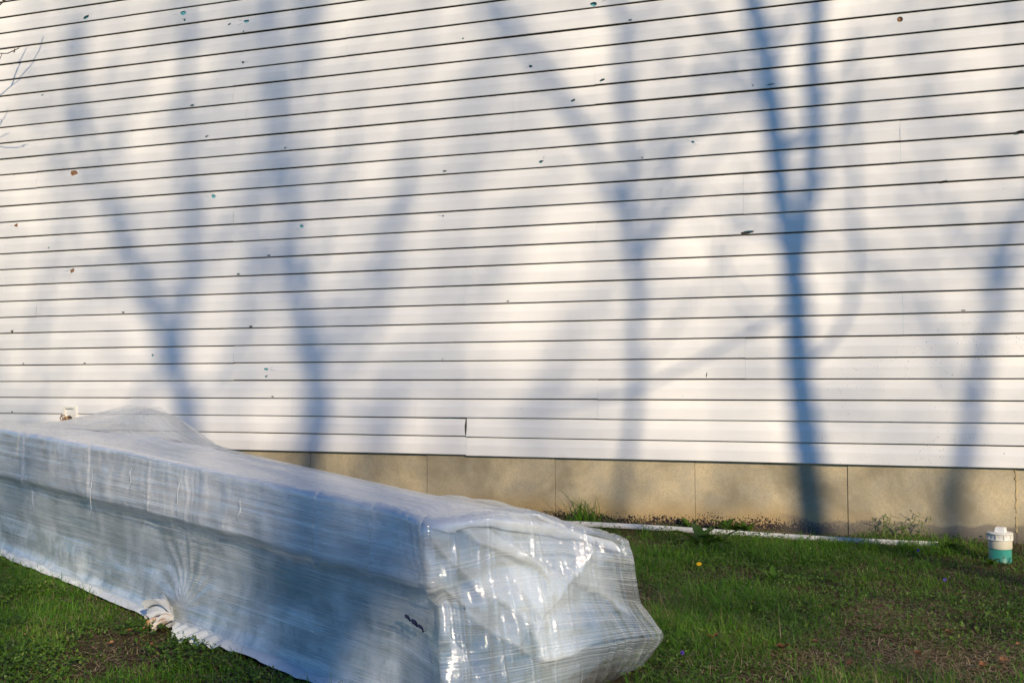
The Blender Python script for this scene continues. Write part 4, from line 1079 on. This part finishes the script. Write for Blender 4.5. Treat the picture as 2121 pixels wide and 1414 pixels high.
def shadow_tree(label, t, strokes, seed, ntw=40, twl=(.5, 1.5), rtw=.012, up=.75, fdx=0.0):
    """strokes: (photo points on the wall that the limb's shadow crosses, diameter low, diameter high); the first one is the trunk"""
    rr = random.Random(seed)
    paths = []
    for pts, d0, d1 in strokes:
        W = np.array([on_wall(x, y, -.016) - LD*t for x, y in pts]); paths.append((W, d0/2, d1/2))
    base = paths[0][0][0].copy(); foot = np.array([base[0]+fdx+rr.uniform(-.3, .3), base[1]+rr.uniform(-.3, .3), -.1])
    tr = thing('bare_tree', label, 'tree', (foot[0], foot[1], 0), 'bare trees across the yard from the house')
    trunk, crown = MB(), MB()
    for k, (W, a, b) in enumerate(paths):
        if k == 0: W = np.concatenate([[foot, foot+(base-foot)*np.array([.2, .2, .35]), foot+(base-foot)*np.array([.7, .7, .75])], W])
        tip = W[-1]; dr_ = W[-1]-W[-2]; dr_ = dr_/np.linalg.norm(dr_)
        ext = 0.06 if (k and len(W) == 3) else (2.2 if k == 0 or d1 > .03 else 1.0)
        W = np.concatenate([W, [tip+dr_*ext*.5+np.array([0, 0, .05*ext]), tip+dr_*ext+np.array([0, 0, .16*ext])]])
        for q in range(1, len(W)-1):
            if k: W[q] += np.array([math.sin(SUN_AZ), -math.cos(SUN_AZ), 0])*rr.gauss(0, .10)       # limbs also reach towards and away from the sun
        n = 14 if k else 30
        P = smooth_path(W, n)
        R = np.linspace(a, b, n); R[-3:] *= [.8, .6, .3]
        if k == 0:
            z = P[:, 2]; R = np.where(z < base[2], a*(1+.35*(base[2]-z)/base[2]), a+(b-a)*np.clip((z-base[2])/(paths[0][0][-1][2]-base[2]), 0, 1)**.65)
        (trunk if k == 0 else crown).tube(P, R, 10 if k == 0 else 7, True)
        lo = 0 if k else int(n*.62)
        twigs(crown, P[lo:], R[lo:], rr, max(2, int(ntw*(.6 if k else 1)/max(1, len(paths)*.6))), twl[0], twl[1], up, .004, rtw)
    trunk.build('trunk', M_BARK, tr, True); crown.build('crown', M_BARK, tr, True)
shadow_tree('tallest bare tree whose forked trunk throws the dark blue shadow on the right siding', 11.5,
  [([(1697,1100),(1688,1020),(1675,960),(1664,900),(1656,800),(1654,700),(1651,610),(1643,530),(1632,478),(1618,434),(1610,340),(1604,270),(1603,176),(1584,100),(1563,20),(1545,-50)], .155, .085),
   ([(1652,600),(1656,520),(1665,455),(1676,405),(1688,305),(1688,204),(1682,136),(1692,54),(1694,-30)], .080, .085),
   ([(1653,640),(1645,540),(1640,500)], .125, .07),
   ([(1606,320),(1640,295),(1680,285)], .06, .05),
   ([(1690,430),(1730,330),(1760,240),(1770,150)], .014, .010),
   ([(1600,250),(1560,180),(1510,110),(1470,40)], .03, .015), ([(1648,620),(1590,660),(1520,710),(1440,750)], .026, .02), ([(1655,760),(1720,720),(1765,640),(1775,540),(1772,430)], .034, .02)], 1, 30, (.5, 1.5), .009)
shadow_tree('slim bare tree with a wide fork near the middle of the siding shadow', 15.0,
  [([(1278,1070),(1298,965),(1313,880),(1321,780),(1319,650),(1312,550),(1307,470)], .060, .050),
   ([(1307,470),(1275,410),(1245,360),(1215,285),(1165,205),(1110,125),(1060,50),(1030,-10)], .046, .026), ([(1307,470),(1350,400),(1405,320),(1462,255),(1540,180),(1600,110)], .026, .012),
   ([(1313,560),(1350,500),(1400,440)], .015, .01)], 2, 60, (.5, 1.4), .009)
shadow_tree('straight bare tree shading the siding left of the centre', 21.0,
  [([(672,930),(668,890),(656,776),(637,687),(613,592),(611,509),(605,414),(580,286),(561,185),(566,120),(560,0)], .155, .040),
   ([(628,660),(650,540),(690,430),(720,330),(735,200)], .022, .012), ([(605,440),(640,340),(650,220),(640,90)], .03, .02), ([(655,770),(700,720),(760,640),(800,520),(840,400),(852,250),(870,150)], .034, .02),
   ([(566,240),(540,170),(500,90)], .02, .01), ([(664,860),(720,790),(775,700),(800,600)], .024, .012), ([(660,830),(632,760),(600,640),(560,560)], .02, .01)], 3, 90, (.5, 1.5), .009, fdx=-3.2)
shadow_tree('bare tree with several leaning stems shading the left end of the siding', 22.0,
  [([(408,930),(396,866),(370,764),(320,662),(275,554),(236,458),(190,380),(165,270),(150,130)], .165, .03),
   ([(374,775),(372,690),(396,573),(394,484),(380,356),(375,216),(392,100),(385,0)], .070, .035), ([(348,720),(300,600),(262,440),(250,300),(240,120)], .025, .012), ([(386,850),(440,780),(500,690),(520,560),(530,420)], .025, .012),
   ([(318,660),(230,590),(150,430),(100,300)], .025, .012), ([(396,520),(430,330),(440,220)], .025, .012)], 4, 90, (.5, 1.5), .009)
shadow_tree('leaning bare tree shading the far right of the siding', 15.0,
  [([(1965,1110),(1985,1010),(2000,930),(2018,850),(2035,740),(2050,650),(2066,580),(2092,500),(2130,420),(2180,330),(2220,200)], .095, .05),
   ([(2052,640),(2044,600),(2060,480),(2080,350),(2100,200),(2110,60)], .026, .015), ([(2015,880),(1980,820),(1950,740),(1930,640)], .025, .015), ([(2065,585),(2000,520),(1940,420),(1920,320)], .018, .012)], 5, 40, (.5, 1.4), .009)
def grove_tree(label, s, z, t, seed, scale=1.0, nb=26, ntw=10):
    """a whole bare tree whose crown stands between the sun and the wall point (s, z)"""
    rr = random.Random(seed); c = np.array([s, 0, z]) - LD*t
    foot = np.array([c[0]+rr.uniform(-.6, .6), c[1], -.1]); H = c[2]+2.5*scale
    tr = thing('bare_tree', label, 'tree', (foot[0], foot[1], 0), 'bare trees across the yard from the house')
    trunk, crown = MB(), MB()
    P = smooth_path([foot, foot+np.array([rr.gauss(0, .2), 0, H*.4]), [c[0]+rr.gauss(0, .2), c[1], H*.75], [c[0]+rr.gauss(0, .4), c[1]+rr.gauss(0, .4), H]], 24)
    R = np.linspace(.048*scale, .010, 24); trunk.tube(P, R, 9)
    for b in range(nb):
        i = int(23*rr.uniform(.36, .97)); a = rr.uniform(0, 6.28); L = scale*rr.uniform(1.4, 3.8)*(1.25-.6*i/23)
        d = np.array([math.cos(a), math.sin(a), rr.uniform(.7, 1.6)]); d /= np.linalg.norm(d)
        Q = smooth_path([P[i], P[i]+d*L*.35, P[i]+d*L*.7+np.array([0, 0, .1*L]), P[i]+d*L+np.array([rr.gauss(0, .2), rr.gauss(0, .2), .25*L])], 9)
        r_ = np.linspace(min(R[i]*.55, .024*scale), .005, 9); crown.tube(Q, r_, 5, False)
        twigs(crown, Q[2:], r_[2:], rr, ntw, .5, 1.5, .7, .004, .012, 2)
    trunk.build('trunk', M_BARK, tr, True); crown.build('crown', M_BARK, tr, True)
grove_tree('far bare tree, first of the back row from the right', 1.2, 2.6, 27, 21, 1.0, 34, 9)
grove_tree('far bare tree, second of the back row from the right', -1.0, 2.4, 33, 22, 1.0, 32, 9)
grove_tree('far bare tree, third of the back row from the right', -2.9, 2.3, 29, 23, 1.0, 36, 9)
grove_tree('far bare tree, fourth of the back row from the right', -4.5, 2.6, 31, 24, 1.0, 36, 9)
grove_tree('far bare tree, fifth of the back row from the right', -6.3, 2.6, 27, 25, 1.0, 34, 9)
# shrub just outside the picture on the left; its twig tips and their crisp shadows show on the siding
sh = thing('bare_shrub', 'bare shrub beside the siding at the far left with thin twigs reaching into view', 'shrub', (-7.6, -.9, 0))
st = MB(); tw = MB()
root = np.array([-7.6, -.9, 0])
hub = np.array([-7.35, -.8, 1.9])
st.tube(smooth_path([root-np.array([0, 0, .05]), [-7.62, -.88, .8], [-7.5, -.82, 1.5], hub], 12), np.linspace(.022, .014, 12), 8)
st.build('stem', M_BARK, sh, True)
def twig_px(pts, t, r, r1, hook=None):
    W = [on_wall(x/3.0086, y/3.0086, -.016)-LD*t for x, y in pts]
    if hook is not None: W = [np.asarray(hook, float)] + W
    P = smooth_path(W, 14); tw.tube(P, np.linspace(r, r1, 14), 5, True)
    return W
h2 = hub+np.array([0, .05, .5]); h3 = hub+np.array([.05, .0, 1.1])
st2 = [hub, h2, h3, h3+np.array([.1, 0, .6])]
tw.tube(smooth_path(st2, 8), np.linspace(.012, .005, 8), 6)
twig_px([(-60,650),(0,598),(70,535),(130,490),(215,390),(255,310),(273,255),(276,212)], 1.0, .0075, .0034, h3)
def spur(pts, t, r, r1):
    tw.tube(smooth_path([on_wall(x/3.0086, y/3.0086, -.016)-LD*t for x, y in pts], 8), np.linspace(r, r1, 8), 5)
spur(((70,535),(100,455),(128,380),(155,320),(172,282)), 1.0, .0058, .003)
spur(((122,396),(118,384),(120,372)), 1.0, .004, .0025)
twig_px([(-60,830),(0,783),(35,738),(54,690),(58,658)], .70, .0054, .0028, h2)
spur(((0,783),(14,760),(4,744)), .70, .0034, .0018)
twig_px([(-70,880),(0,862),(36,848),(66,822)], 1.2, .0056, .003, h3)
twig_px([(-60,880),(0,908),(50,930),(100,934),(145,918),(168,908),(184,888)], 1.2, .0064, .0034, h3)
spur(((143,919),(150,905),(147,897)), 1.2, .005, .003)
tw.build('twigs', M_BARK, sh, True)
